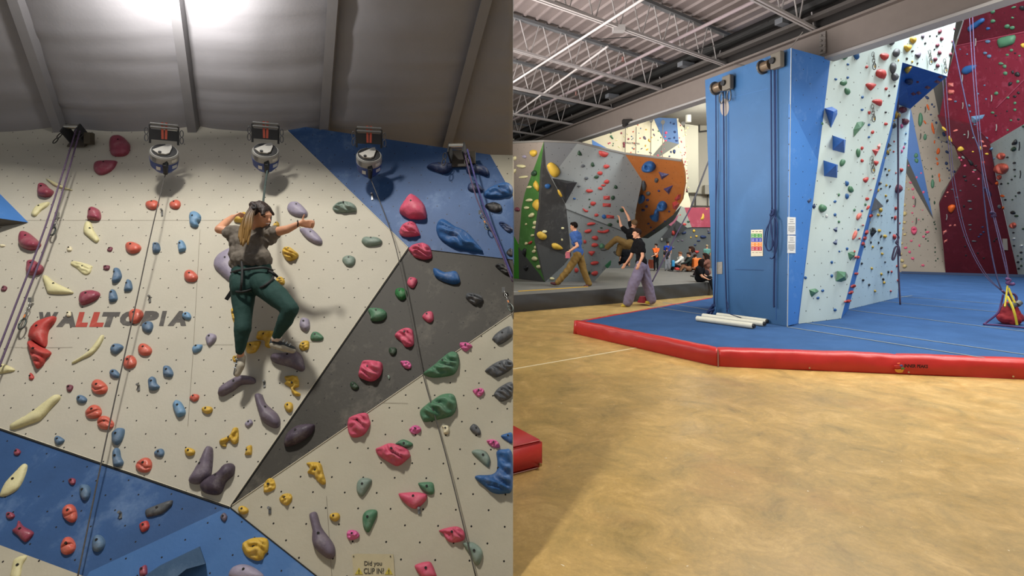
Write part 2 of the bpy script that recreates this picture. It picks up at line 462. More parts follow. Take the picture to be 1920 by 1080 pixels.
# ================================================================ THE LEFT WALL (leaning lead wall with a cloth-lined ceiling)
def pA(x, y, f=1.): return O+(W(x, y, Y=4850./(850+y))-O)*f
J0, J1, T1 = pA(430, 950), pA(765, 464), pA(525, 231)
A = Plane(J0, J1, T1)
Cp = Plane(J0, J1, pA(962, 585, .975))
R1, R2 = Cp.P(962, 487), Cp.P(962, 585)
Bp = Plane(T1, J1, R1)
Dp = Plane(J0, R2, pA(600, 1080))
Fp = pA(168, 1072, .985)
E1 = Plane(pA(0, 803), J0, Fp); E2 = Plane(J0, pA(600, 1080), Fp)
DOTS = (.164, .145, .0042)
cream = mat('#b4afa1', .75, .12, 60, .07, 2.2, spec=.25, dots=DOTS, chalk=.16, cscale=1.1, chalkcol='#8d8674')
creamB = mat('#b0aa98', .78, .12, 60, .09, 2.0, spec=.2, dots=(.164, .145, .0046), chalk=.2, cscale=1.1, chalkcol='#8c846e')
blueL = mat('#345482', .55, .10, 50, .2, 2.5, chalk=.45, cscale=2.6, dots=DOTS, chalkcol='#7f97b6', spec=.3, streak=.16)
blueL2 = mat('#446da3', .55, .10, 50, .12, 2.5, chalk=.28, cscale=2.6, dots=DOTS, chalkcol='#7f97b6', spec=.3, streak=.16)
blackL = mat('#3b3832', .6, .10, 50, .16, 2.5, chalk=.45, cscale=2.8, dots=DOTS, chalkcol='#7d776b', spec=.3, streak=.22)
lw = empty('climbing_wall', pA(480, 1080), 'tall leaning cream climbing wall with blue corner and black wedge, auto-belay ropes hanging on it', 'climbing wall')
BOT = 1094; EDGE = 961.5
facet(A, [(-260, 238), (0, 238), (525, 231), (765, 464), (430, 950), (0, 803), (-260, 714)], cream, 'cream_panel', lw)
facet(Bp, [(525, 231), (765, 464), (EDGE, 487), (EDGE, 366), (919, 290)], blueL, 'blue_panel', lw)
facet(Bp, [(919, 290), (EDGE, 366), (EDGE, 291)], creamB, 'cream_panel', lw)
facet(Cp, [(430, 950), (765, 464), (EDGE, 487), (EDGE, 585.5)], blackL, 'black_panel', lw)
facet(Dp, [(430, 950), (EDGE, 585.5), (EDGE, BOT), (612, BOT)], creamB, 'cream_panel', lw)
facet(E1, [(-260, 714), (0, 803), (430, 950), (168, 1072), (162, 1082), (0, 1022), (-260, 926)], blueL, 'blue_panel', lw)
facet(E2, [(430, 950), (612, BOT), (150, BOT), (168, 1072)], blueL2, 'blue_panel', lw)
facet(E1, [(-260, 926), (0, 1022), (162, 1082), (190, BOT), (-260, BOT)], creamB, 'cream_panel', lw)
# white and dark trim seams that show between the panels
def seam(pl, a, b, m, r=.0035): link('panel_edge', tube([pl.P(*a, .003), pl.P(*b, .003)], r, 6, smooth=False), m, lw)
edge_w = mat('#c9c2ae', .6); edge_d = mat('#1b1a18', .7)
seam(A, (525, 231), (765, 464), edge_w, .0025); seam(A, (765, 464), (430, 950), edge_w, .0025); seam(A, (767, 466), (433, 950), edge_d, .003)
seam(A, (0, 802), (430, 949), edge_w, .0022); seam(A, (0, 805), (430, 952), edge_d, .004); seam(Dp, (430, 951), (EDGE, 586.5), edge_w, .002)
seam(Dp, (432, 952), (611, BOT), edge_d, .0025); seam(Bp, (765, 464), (EDGE, 487), edge_d, .002)
hair = mat('#7d7668', .8)
for a, b in (((375, 430), (362, 660)), ((362, 660), (352, 800)), ((20, 413), (420, 413)), ((40, 652), (136, 651)), ((535, 641), (600, 641)), ((365, 646), (437, 646)), ((10, 651), (42, 651))):
    seam(A, a, b, hair, .0007)
seam(Dp, (612, 930), (622, 1080), hair, .0007); seam(Dp, (716, 755), (765, 756), hair, .0007)
# chalk-grey volume at the frame's side
def solid(name, verts, faces, m, label=None, cat=None, group=None, parent=None, smooth=False):
    me = mk(verts, faces); bm = bmesh.new(); bm.from_mesh(me); bmesh.ops.recalc_face_normals(bm, faces=bm.faces); bm.to_mesh(me); bm.free()
    o = link(name, me, m, parent, smooth=smooth)
    if label: tag(o, label, cat, group)
    return o
q = [A.P(-45, 318), A.P(53, 417), A.P(-45, 430), A.P(-45, 404, .16)]
vo = solid('climbing_volume', q, [(0, 1, 3), (1, 2, 3), (0, 2, 1), (0, 3, 2)], mat('#3d6fae', .5, .1, 50, .1, 3, chalk=.3, cscale=4, chalkcol='#7f9fcc'), 'flat blue pyramid volume sticking out of the cream wall above the raspberry holds', 'climbing volume')
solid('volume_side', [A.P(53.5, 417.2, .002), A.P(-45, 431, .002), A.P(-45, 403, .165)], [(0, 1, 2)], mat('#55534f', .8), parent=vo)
# ceiling lined with creased white cloth
cd = V((.436, -1, .989)); c0 = W(480, 235, Y=4.47)
def ceil_p(X0, t, dn=0.): p = V((X0, 4.47, c0.z))+cd*t; return p+V((0, -.703, -.711))*dn
SP = [-4.86, -3.755, -2.646, -1.556, -.50, .55]
vs, fs = [], []; NX, NT = 150, 70
for i in range(NT+1):
    t = -.28+1.62*i/NT
    xmin = -5.4-.436*0; xmax_w = .0015*(4.47-t)
    for j in range(NX+1):
        X0 = xmin+(xmax_w-.436*t-xmin)*j/NX
        k = max([s for s in SP if s <= X0], default=-5.96); fr = (X0-k)/1.09; fr = min(1, max(0, fr))
        sg = .075*math.sin(math.pi*fr)**.7
        wr = .005*noise.noise(V((X0*.8+k*5, t*46, 7)))*(.5+noise.noise(V((X0*1.3, t*3, 9))))+.014*noise.noise(V((X0*.9+k*3, t*11, 0)))+.010*abs(noise.noise(V((X0*.5+k*2, t*22, 3))))+.006*noise.noise(V((X0*5, t*5, 1)))
        vs.append(ceil_p(X0, t, sg+wr))
for i in range(NT):
    for j in range(NX):
        a = i*(NX+1)+j; fs.append((a, a+1, a+NX+2, a+NX+1))
me = mk(vs, fs); ce = struct('ceiling', me, mat('#8b8a8d', .85, .1, 40, .05, 3, spec=.1), smooth=True)
md = ce.modifiers.new('thick', 'SOLIDIFY'); md.thickness = .03; md.offset = 1 if ce.data.polygons[0].normal.dot(V((0, -.7, -.7))) < 0 else -1
for s in SP[:5]:
    a, b = ceil_p(s, -.25, .045), ceil_p(s, 1.34, .045)
    o = struct('ceiling_beam', bar(a, b, .07, .09, V((0, .703, .711))), mat('#7b7a7c', .6, .05, 30, .05))
# painted name on the wall
LG, LR = mat('#565350', .8, 0, 30, .15, 20, chalk=.4, cscale=14, chalkcol='#9b9484'), mat('#a9463c', .8, 0, 30, .12, 20, chalk=.35, cscale=14, chalkcol='#b98d7d')
for ch, x0, x1, m in (('W', 73, 110, LG), ('A', 105, 142, LG), ('L', 141, 165, LR), ('L', 167, 195, LR), ('T', 191, 226, LG), ('O', 225, 262, LG), ('P', 262, 298, LG), ('I', 298, 313, LG), ('A', 314, 349, LG)):
    y0, y1 = 585, 613
    if x0 > 220: y0, y1 = 583, 611
    text_px(ch, [(x0, y0), (x1, y0), (x1, y1), (x0, y1)], A, m, 'painted_letter', lw, .0015, bold=.08, shear=.25)
PL = dict(A=(A, 'main cream wall'), B=(Bp, 'upper blue panel'), C=(Cp, 'black wedge panel'), D=(Dp, 'lower cream wall'), E=(E1, 'lower blue panel'), G=(E2, 'bright blue panel'), H=(E1, 'low cream strip'))
block(0, 220, 4.5, """
A raspberry s .28 | 925,200 960,160 1020,157 1065,190 1100,240 1085,305 1040,330 960,328 928,290 ; 790,410 830,370 975,367 985,395 940,455 860,488 805,465
A raspberry s .5 | 320,610 335,570 380,562 420,600 455,625 440,660 390,677 325,660 ; 742,830 750,780 790,760 840,785 855,840 835,872 745,865
A pale s .25 | 385,515 470,550 540,585 615,615 560,610 460,580 ; 262,820 290,765 340,730 415,715 410,745 350,790 300,838 ; 735,880 770,890 790,950 835,1020 830,1050 800,1055 720,990 705,960 715,905
A coral s .4 | e 1287 740 55 42""", PL=PL)
block(0, 440, 4.5, """
A raspberry s .45 | 162,30 180,-15 230,-22 300,30 345,75 340,105 280,135 205,120 165,85 ; 225,270 235,230 280,215 320,235 365,270 365,310 330,338 265,345 225,325 ; 668,540 690,490 770,470 835,485 845,520 800,560 705,597 672,580
A pale w .2 | 595,250 630,222 770,260 775,285 762,325 725,340 690,325 640,280
A pale s .25 | 360,365 395,345 460,400 600,470 605,500 425,500 390,460 ; 612,1075 700,1020 770,960 850,855 880,860 850,930 780,1010 690,1055 620,1090
A maroon s .4 | 905,125 930,103 952,112 940,143 910,140 ; 875,262 925,262 920,298 878,297 ; 8,465 30,430 62,445 50,475 20,478
A cream s .4 | 565,110 590,100 610,110 605,138 570,140 ; 562,650 598,650 600,690 564,692 ; 2,82 40,85 42,100 6,104
A coral s .42 | e 1123 112 64 52 ; e 1147 687 68 58 -20 ; e 1222 973 58 54 ; e 1097 1077 58 57
A slate s .5 | 1290,80 1320,68 1345,80 1355,130 1330,153 1290,148 ; 960,300 985,282 1012,295 1030,355 1005,395 965,410 945,395 958,340 ; 1065,400 1085,378 1110,400 1117,465 1065,480 1047,470 ; 922,500 945,467 975,475 993,550 925,568 ; e 1248 780 46 50 ; 932,965 960,925 1010,922 1045,950 1010,990 975,1010 940,995
A red s .4 | 245,850 265,790 330,730 465,690 470,735 425,790 405,850 400,925 375,955 320,925 250,880
A red w .4 | 238,910 275,895 330,930 425,985 430,1015 395,1045 375,1090 330,1130 300,1120 270,1050 238,950""", PL=PL)
block(0, 660, 4.5, """
A pale s .25 | -60,95 0,95 60,110 125,145 110,165 0,185 -60,180 ; 85,630 110,600 290,490 380,420 470,360 515,385 440,470 350,570 270,605 125,655 90,650
A red s .45 | 245,205 262,175 290,210 275,235 248,230
A maroon s .45 | 562,290 590,275 620,292 600,335 568,330
A coral g .4 | e 838 298 68 65 ; e 792 508 70 60 ; e 890 600 70 60 ; e 1218 957 68 66
A slate s .5 | e 690 400 44 36 ; e 968 185 44 36 20 ; 460,740 480,708 510,715 547,745 520,775 480,785 ; 1380,130 1410,115 1440,130 1465,180 1450,210 1410,212 1378,195 ; 1252,240 1285,208 1315,225 1325,265 1350,295 1315,322 1262,320 1255,290 ; 950,680 1000,642 1050,650 1050,700 1030,750 990,787 950,765 945,720 ; 952,850 975,812 1010,820 1025,890 1045,930 1025,965 965,965 952,915 ; e 1347 853 42 38""", PL=PL)
block(0, 840, 4.5, """
E raspberry s .5 | 118,35 145,5 178,30 160,60 125,60 ; e 610 282 34 28 ; e 87 570 36 32 ; 1178,1020 1200,1000 1235,990 1238,1075 1180,1080
E pale s .22 | 0,390 40,300 110,220 190,140 225,138 232,170 200,270 150,350 70,400 10,412
E slate s .5 | e 720 372 46 74 ; e 832 805 58 70
E coral g .45 | e 592 552 66 75 ; e 575 828 66 75
E raspberry s .35 | 160,612 200,660 285,710 260,760 210,795 150,740 105,700 140,665
E red s .45 | 1175,655 1200,625 1245,615 1263,660 1240,695 1195,708
E grey s .3 | 1225,540 1260,505 1440,440 1457,470 1440,495 1370,555 1260,583 1235,575
H pale s .22 | 120,940 200,905 230,920 190,990 170,1085 120,1120 85,1085 95,1030""", PL=PL)
block(320, 220, 4.5, """
A coral s .4 | e 40 738 47 40
A sky s .45 | 158,835 175,803 220,800 255,830 255,870 235,890 235,920 200,930 165,910 158,870
A lilac s .35 | 982,770 1010,722 1070,717 1110,745 1155,800 1145,835 1080,840 1010,815 ; 1090,945 1170,935 1220,965 1275,1030 1275,1065 1230,1070 1160,1035 1110,985
A yellow s .5 | 540,850 600,810 640,810 650,885 545,885 ; 860,925 890,880 915,895 910,925""", PL=PL)
block(320, 440, 4.5, """
A sky s .5 | 62,95 70,60 100,50 125,85 128,130 75,150 65,125 ; e 137 687 40 32 ; 180,965 210,932 268,930 255,975 200,1000
A yellow w .5 | 940,150 965,110 1010,110 1045,135 1080,170 1060,205 1005,225 965,200
A lilac s .3 | 362,260 395,180 490,120 560,110 560,390 500,392 420,330
A coral s .42 | e 170 352 58 52
A yellow j .5 | 890,375 930,355 962,385 955,420 900,410 ; 508,640 530,618 560,630 560,745 530,740 ; 725,850 750,815 870,815 865,860 850,950 800,945 790,895 730,885 ; 635,960 650,910 750,895 760,920 720,990 660,1003 638,985 ; 1085,935 1110,900 1165,900 1165,960 1120,980 1088,965 ; 520,1040 545,1020 580,1040 570,1070 535,1075
A lilac s .5 | 1088,750 1110,705 1165,715 1175,780 1140,817 1095,790 ; 297,870 330,835 380,845 385,885 330,938 302,910
A green s .4 | 1180,860 1200,825 1240,822 1290,865 1270,893 1190,893
A purple s .5 | 845,1040 880,1005 1010,1000 1070,990 1110,1030 1130,1100 1130,1140 1095,1155 1010,1120 900,1090 855,1065""", PL=PL)
block(320, 660, 4.5, """
A purple s .5 | 402,345 430,290 560,210 630,200 700,215 720,245 700,270 600,280 530,330 450,372 410,370 ; 710,385 740,352 775,365 810,440 900,520 928,590 905,640 850,635 775,585 750,530 ; 162,1065 230,950 300,810 340,800 360,840 350,1010 320,1070 240,1115 165,1105
A yellow j .5 | 960,215 990,200 1070,205 1085,290 1060,300 1045,320 1095,350 1090,372 1055,372 1020,340 1010,300 960,270 975,250 ; 410,760 440,730 500,700 530,645 570,645 575,740 555,775 520,775 500,745 470,770 470,800 430,795
A yellow s .6 | e 998 465 40 42 ; e 310 490 44 34 ; e 162 843 42 37 ; 630,850 645,800 685,790 685,860 660,870 628,868
A coral s .5 | 160,385 195,355 240,365 235,400 200,420 168,405
A sky s .5 | 22,440 50,407 90,425 125,490 120,530 60,550 25,480
A lilac s .5 | 625,605 670,568 693,590 690,610 650,638
C aubergine s .5 | 960,770 985,690 1080,620 1200,608 1215,640 1170,710 1080,770 990,800 965,795""", PL=PL)
block(320, 840, 4.5, """
A aubergine s .5 | 250,320 300,260 400,200 450,145 510,128 545,160 530,230 470,290 430,380 370,398 280,375
G purple s .5 | 418,585 450,545 480,580 455,625
D yellow j .5 | 790,300 830,255 870,265 887,330 850,365 790,375 785,350 ; 918,420 960,385 1015,390 1025,435 985,485 930,460 ; 1145,130 1190,118 1265,130 1290,210 1310,290 1280,310 1230,270 1210,230 1155,210 1175,170
D yellow s .6 | e 612 525 42 38 ; e 1385 582 42 40
D purple s .5 | 1172,580 1190,545 1235,548 1275,670 1370,800 1392,880 1370,930 1320,930 1220,850 1195,780 1195,690
G yellow w .35 | 603,830 615,795 700,758 815,765 825,860 795,900 775,940 720,952 640,915 605,860
G lilac s .4 | 490,1085 520,1010 600,980 700,1005 790,1085 700,1130 560,1130""", PL=PL)
block(640, 220, 4.5, """
A sage w .4 | -75,770 -30,725 30,712 100,730 130,770 110,800 -30,805
A sage s .4 | 170,1045 200,1012 300,1015 345,1045 320,1078 230,1090 190,1075
B pink s .5 | 490,790 570,665 630,668 700,740 720,830 700,860 600,862 540,840
B pink w .5 | 490,980 510,920 560,888 620,890 660,970 655,1000 540,1010
B blue w .3 | 800,940 820,880 870,862 960,920 1060,970 1190,1120 1150,1135 960,1100 860,1050 820,1010 ; 1200,650 1260,590 1380,550 1440,580 1440,650 1360,680 1230,680
B navy s .4 | 720,425 790,385 930,390 935,440 880,478 800,460 ; 1050,430 1080,400 1200,410 1245,460 1225,500 1140,470 1070,480 ; 1065,590 1090,555 1160,565 1195,620 1150,630 1080,622
B black s .4 | 1210,745 1280,718 1340,735 1355,780 1320,805 1250,790
B navy w .3 | 1330,900 1360,880 1440,930 1440,960 1400,970""", PL=PL)
block(640, 440, 4.5, """
B pink w .5 | 568,130 600,95 680,72 740,95 765,150 765,200 700,218 620,195 590,160
A sage s .4 | e 65 222 60 44
C blue s .4 | 775,290 810,290 880,320 960,310 990,340 1000,400 950,420 870,400 800,365 780,330
C pink s .5 | 555,405 575,365 620,365 642,390 610,450 570,440 ; 683,690 720,655 770,655 775,720 740,743 695,715
C emerald s .5 | e 505 500 48 54 -20
C grey w .5 | 1050,520 1070,495 1150,505 1190,530 1190,560 1130,595 1060,550
C green s .45 | 225,640 260,620 350,630 385,670 360,715 310,732 250,725 245,690
C pink w .4 | 450,855 490,810 550,788 600,805 612,870 605,935 540,948 500,900
C darkgreen s .5 | 403,960 440,952 468,965 460,1005 430,1020 405,1000
D hotpink j .6 | 1000,915 1065,912 1105,940 1080,965 1050,988 1010,960
D grey s .35 | 1272,880 1310,830 1400,775 1440,790 1440,860 1335,930 1290,900
C black w .4 | 1300,260 1370,250 1435,330 1400,345 1330,300
B black s .4 | 1392,150 1425,115 1442,130 1442,180 1410,178""", PL=PL)
block(640, 660, 4.5, """
C pink w .5 | 145,185 170,100 210,72 320,80 350,115 335,190 300,230 250,250 180,230 150,210
C hotpink j .6 | 500,80 560,75 592,110 580,140 545,140 510,110
D green w .4 | 695,175 780,110 900,10 960,0 990,30 990,110 960,180 900,205 780,218 710,200 ; 668,490 780,400 850,358 930,352 965,390 972,470 930,540 800,575 710,592 680,570
C darkgreen s .5 | 75,270 100,250 130,270 150,300 120,320 85,305
C sage s .5 | 388,205 402,196 412,215 402,235
D grey w .35 | 1213,155 1300,90 1390,62 1440,80 1440,140 1310,215 1240,180 ; 1285,360 1330,300 1440,252 1440,370 1350,420 1300,380
D pink w .45 | 52,600 75,550 170,515 220,520 235,560 245,610 190,700 100,722 60,680 ; 290,820 330,800 420,768 550,815 580,860 575,890 480,962 400,930 310,870
D green s .35 | 455,775 520,737 600,770 590,800 540,812 480,790
D hotpink j .6 | 572,655 610,620 655,625 675,660 640,690 600,692 ; 1112,320 1180,305 1207,330 1190,360 1160,380 1120,350 ; 1228,745 1290,738 1330,770 1335,805 1290,808 1240,775
D cream s .5 | 848,625 900,620 912,660 900,692 865,690 860,650
D grey s .45 | 1083,650 1110,608 1145,620 1175,665 1170,700 1130,695
D blue s .4 | 1345,710 1400,685 1442,685 1442,770 1400,755
D sage s .35 | 1098,845 1150,822 1220,840 1255,900 1250,950 1235,970 1160,910
D blue w .35 | 1310,840 1370,820 1440,850 1442,1150 1380,1195 1280,1190 1190,1120 1128,1065 1150,1040 1260,1035 1310,1000 1315,920""", PL=PL)
block(640, 840, 4.5, """
D sage s .4 | 128,330 140,280 180,252 240,258 258,285 210,370 172,410 135,380 ; 1025,810 1060,793 1120,800 1180,850 1192,910 1160,985 1130,980 1080,900
D green s .4 | 648,300 680,290 765,290 785,340 775,388 730,390 675,350 ; 178,600 190,550 230,522 290,522 305,555 270,640 230,712 190,680
D pink s .45 | 482,390 520,378 640,372 718,390 720,430 690,470 640,510 590,505 520,450 ; 618,1000 650,975 720,958 760,970 795,1050 800,1085 720,1110 660,1070
D hotpink j .6 | 45,740 60,695 120,695 155,735 130,765 70,778
D pink w .45 | 825,695 940,663 1000,670 1040,715 1030,780 930,798 880,765 860,725""", PL=PL)
# long blue beam volume at the very bottom
q = [(262, 1086), (300, 1060), (375, 1024), (386, 1056), (350, 1066), (318, 1092)]
bt = [E2.P(*p) for p in q]; tp = [E2.P(x*.985+4.5, y*.985+17, .11) for x, y in q]
solid('climbing_volume', bt+tp, [tuple(range(6))[::-1], tuple(range(6, 12))]+[(i, (i+1) % 6, (i+1) % 6+6, i+6) for i in range(6)], mat('#33506f', .6, .2, 30, .1, 6, chalk=.3, chalkcol='#7d93ab'), 'long blunt slate blue volume low on the blue panel', 'climbing volume')
# ---------------------------------------------------------------- auto-belay devices
steel, dark, rubber = mat('#8d8d8b', .35, metal=.7), mat('#1d1e20', .5), mat('#2a2b2d', .7)
def shackle(c, right, up, s, m, parent, name='carabiner'):
    pts = [c+right*(math.cos(a)*s*.45)+up*(math.sin(a)*s) for a in [2*math.pi*k/10 for k in range(10)]]
    me = tube([*pts, pts[0]], s*.13, 6, 3); return link(name, me, m, parent, smooth=True)
def auto_belay(x, y, label):
    c = A.P(x, y, .26) if x < 600 else Bp.P(x, y, .24)
    v = (c-O).normalized(); k = (V((0, 0, 1))-v*v.z).normalized(); dn = (-v*.58+k*.81).normalized(); rt = v.cross(k).normalized(); fy = dn.cross(rt).normalized()
    if fy.dot(k) < 0: fy = -fy
    rt = fy.cross(dn).normalized()
    if rt.x < 0: rt = -rt
    R = .024*c.y*.98
    t = empty('auto_belay', c, label, 'auto belay', 'auto-belay drums under the cloth ceiling')
    q = c.copy()
    link('casing', join([cone(q-dn*.012, q-dn*.06, R*1.0, R*1.0, 40), cone(q, q-dn*.012, R*.93, R, 40)]), mat('#8f8e8a', .45, spec=.5), t)
    link('drum_base', join([cone(q-dn*.06, q-dn*.125, R*1.02, R*.93, 40), cone(q-dn*.125, q-dn*.165, R*.93, R*.62, 40)]), mat('#2c4180', .45), t)
    link('face_disc', cone(q, q+dn*.004, R*.86, R*.86, 40), dark, t)
    cov = [(-.78, -.18), (-.42, -.62), (.1, -.66), (.35, -.45), (.52, .3), (.46, .78), (.25, .72)]
    b0 = [q+rt*a*R+fy*b*R+dn*.006 for a, b in cov]; b1 = [p+dn*.012 for p in b0]
    solid('cover_plate', b0+b1, [tuple(range(7))[::-1], tuple(range(7, 14))]+[(i, (i+1) % 7, (i+1) % 7+7, i+7) for i in range(7)], mat('#a8a6a0', .4), parent=t)
    link('cover_screw', cone(q-rt*.3*R-fy*.5*R+dn*.018, q-rt*.3*R-fy*.5*R+dn*.024, R*.13, R*.12, 12), dark, t)
    def sidept(a, d, rr=1.03): return q+(rt*math.sin(a)-fy*math.cos(a))*R*rr-dn*d
    for a0, a1, d0, d1, m in ((-.55, -.25, .082, .112, '#c9c7c0'), (.55, 1.0, .072, .100, '#a9adb3'), (.5, .95, .020, .044, '#c2c0b8'), (-.9, -.6, .015, .05, '#6f6f70')):
        vs = [sidept(a0+(a1-a0)*i/4, d) for d in (d0, d1) for i in range(5)]
        solid('side_label', vs, [(i, i+1, i+6, i+5) for i in range(4)], mat(m, .6), parent=t)
    link('nozzle', join([cone(sidept(.08, .05, 1.05), sidept(.08, .135, 1.05), R*.20, R*.16, 12), box(sidept(.08, .05, 1.03), (R*.34, R*.2, R*.5))]), dark, t)
    # bracket, sling and carabiners that carry it
    up = k; bk_ = v*.10
    for sx in (-1, 1): link('bracket_arm', bar(c+bk_+up*.185+rt*sx*.088, c+bk_+up*.05+rt*sx*.088, .014, .04, v), rubber, t)
    link('bracket_plate', bar(c+bk_*.8+up*.115-rt*.085, c+bk_*.8+up*.115+rt*.085, .075, .012, v), rubber, t)
    for hh in (.165, .19): link('bracket_bar', cone(c+up*hh-rt*.085, c+up*hh+rt*.085, .009, .009, 12), mat('#6f6f6e', .4, metal=.6), t)
    for sx in (-1, 1): link('sling', bar(c+up*.205+rt*sx*.013, c+up*.085+rt*sx*.010, .015, .006, v), mat('#9c4636', .8), t)
    for sx in (-1, 1):
        for j in (0, 1): shackle(c+up*(.085+.050*j)+rt*sx*(.108), rt, up, .024, mat('#55565a', .4, metal=.5), t)
    return c, sidept(.08, .135, 1.05)
d1 = auto_belay(308, 283, 'round grey and blue auto-belay drum hanging between the raspberry holds and the climber')
d2 = auto_belay(498, 281, 'round grey and blue auto-belay drum directly above the climber')
d3 = auto_belay(692, 290, 'round grey and blue auto-belay drum hanging in front of the blue panel')
ropeD = mat('#4f4c49', .8, .3, 200, .3, 60); ropeP = mat('#5b4a63', .8, .3, 200, .3, 60)
def rope(pts, r, m, label, group=None, name='rope'):
    o = link(name, tube(pts, r, 8, 6), m, smooth=True); tag(o, label, 'rope', group); return o
rope([d1[1], A.P(285, 430, .16), A.P(257, 560, .12), A.P(200, 820, .08), E1.P(143, 1094, .05)], .0034, ropeD, 'thin grey auto-belay lanyard running down over the coral holds')
rope([d3[1], Bp.P(735, 440, .12), Cp.P(760, 545, .08), Cp.P(790, 690, .05), Dp.P(835, 850, .05), Dp.P(893, 1085, .04)], .0030, ropeD, 'thin grey lanyard crossing the black wedge and the green ridged holds')
rope([A.P(143, 243, .16), A.P(85, 425, .12), A.P(30, 570, .09), A.P(-20, 700, .08)], .0055, ropeP, 'purple top rope strand, upper of the pair by the raspberry holds', 'purple rope pair on the cream wall')
rope([A.P(150, 246, .15), A.P(97, 425, .11), A.P(40, 580, .08), A.P(-20, 735, .07)], .0055, ropeP, 'purple top rope strand, lower of the pair by the raspberry holds', 'purple rope pair on the cream wall')
rope([Bp.P(876, 280, .14), Bp.P(905, 380, .12), Bp.P(938, 462, .10), Cp.P(961, 520, .08)], .006, mat('#43407a', .8, .3, 200, .3, 60), 'dark violet rope strand over the dark holds of the upper blue panel')
rope([Bp.P(870, 283, .12), Bp.P(893, 370, .10), Bp.P(930, 450, .09), Cp.P(961, 528, .07)], .005, ropeP, 'mauve rope strand over the dark holds of the upper blue panel')
def anchor(pl, x, y, label):
    c = pl.P(x, y, .10); t = empty('rope_anchor', c, label, 'rope anchor'); k = pl.v; r = pl.u; n = pl.n
    link('back_plate', bar(c-n*.08-r*.07+k*.0, c-n*.08+r*.07, .01, .16, k), mat('#4a443c', .6), t)
    for sx in (-1, 1): link('bracket_arm', bar(c-n*.10+r*sx*.055, c+n*.05+r*sx*.055, .012, .09, k), rubber, t)
    link('steel_bar', cone(c-r*.055+n*.04+k*.02, c+r*.055+n*.04+k*.02, .019, .019, 16), mat('#b9b7ae', .25, metal=.9), t)
    for sx in (-1, 1):
        for j in (0, 1): shackle(c+r*sx*(.085)-k*(.05+.06*j)+n*.01, r, k, .03, mat('#3f3e3c', .4, metal=.5), t)
    link('side_block', box(c+r*.11-k*.03-n*.04, (.05, .05, .09)), mat('#4b4538', .7), t)
anchor(A, 139, 248, 'steel bar rope anchor bolted at the top of the cream wall above the purple ropes')
anchor(Bp, 857, 284, 'steel bar rope anchor under the ceiling at the top of the blue panel')
def quickdraw(pl, x, y, x2, y2, label, orange=True):
    a, b = pl.P(x, y, .03), pl.P(x2, y2, .05); t = empty('quickdraw', a, label, 'quickdraw'); d = (b-a).normalized(); r = d.cross(pl.n).normalized(); L = (b-a).length
    silver = mat('#9a9a98', .3, metal=.8)
    link('hanger', box(a, (.02, .02, .03)), silver, t)
    for j in range(3): shackle(a+d*L*(.12+.14*j), r if j % 2 else pl.n, -d, L*.075, silver, t, 'chain_link')
    link('sling', bar(a+d*L*.48, a+d*L*.66, .014, .006, pl.n), mat('#3a3a3c' if not orange else '#5a5c60', .7), t)
    if orange: link('sling_stitching', bar(a+d*L*.52+pl.n*.004, a+d*L*.62+pl.n*.004, .008, .004, pl.n), mat('#c97a3a', .7), t)
    shackle(a+d*L*.82, r, -d, L*.17, mat('#4c5350', .35, metal=.6), t)
quickdraw(A, 107, 402, 97, 441, 'quickdraw of chain links and carabiner hanging beside the purple ropes', False)
quickdraw(A, 58, 562, 38, 618, 'quickdraw with orange stitched sling beside the painted letter', True)
quickdraw(Bp, 900, 398, 916, 431, 'quickdraw hanging on the blue panel next to the violet ropes', True)
quickdraw(Cp, 944, 543, 960, 584, 'quickdraw hanging on the black wedge at the end of the wall', True)
for i, (pl, x, y, l) in enumerate(((A, 304, 399, 'small steel bolt hanger on the cream wall between two coral holds'), (A, 281, 561, 'small steel bolt hanger above the painted lettering'), (A, 260, 727, 'small steel bolt hanger beside the grey lanyard'), (A, 496, 720, 'small steel bolt hanger beneath the grey purple foothold'), (Dp, 506, 957, 'small steel bolt hanger beside the round yellow hold'), (Dp, 786, 958, 'small steel bolt hanger poking out from the pink hold'), (E1, 226, 966, 'shiny small bolt hanger on the lower blue panel'), (Bp, 698, 369, 'small dark bolt hanger beside the lanyard on blue'))):
    a, b = pl.P(x, y-4, .004), pl.P(x, y+6, .004)
    o = link('bolt_hanger', join([bar(a, b, .012, .006, pl.n), cone(a, a+pl.n*.02, .007, .007, 8)]), steel); tag(o, l, 'bolt hanger')
# sign
sg = empty('warning_sign', Dp.P(700, 1065), 'worn cream sign asking about clipping in, with two yellow warning triangles', 'sign')
poly_px([(660, 1040), (668, 1038), (737, 1039), (738, 1046), (741, 1094), (664, 1094)], Dp, mat('#b3a888', .6, .1, 30, .10, 8, chalk=.3, cscale=10, chalkcol='#8d8468'), 'sign_board', sg, .006, .004)
ink = mat('#3d3a32', .8)
text_px('Did you', [(683, 1052), (716, 1052), (716, 1063), (683, 1063)], Dp, ink, 'sign_text', sg, .008, .015)
text_px('CLIP IN?', [(682, 1065), (720, 1065), (720, 1076), (682, 1076)], Dp, ink, 'sign_text', sg, .008, .015)
for x in (673, 729):
    poly_px([(x-7.5, 1077), (x+7.5, 1077), (x, 1064)], Dp, mat('#b3a23c', .6), 'warning_triangle', sg, .008, .002)
    text_px('!', [(x-1, 1068), (x+1, 1068), (x+1, 1075.5), (x-1, 1075.5)], Dp, ink, 'triangle_mark', sg, .0095, .02)
for x in (663, 732): link('sign_screw', cone(Dp.P(x, 1043, .006), Dp.P(x, 1043, .010), .003, .003, 8), ink, sg)
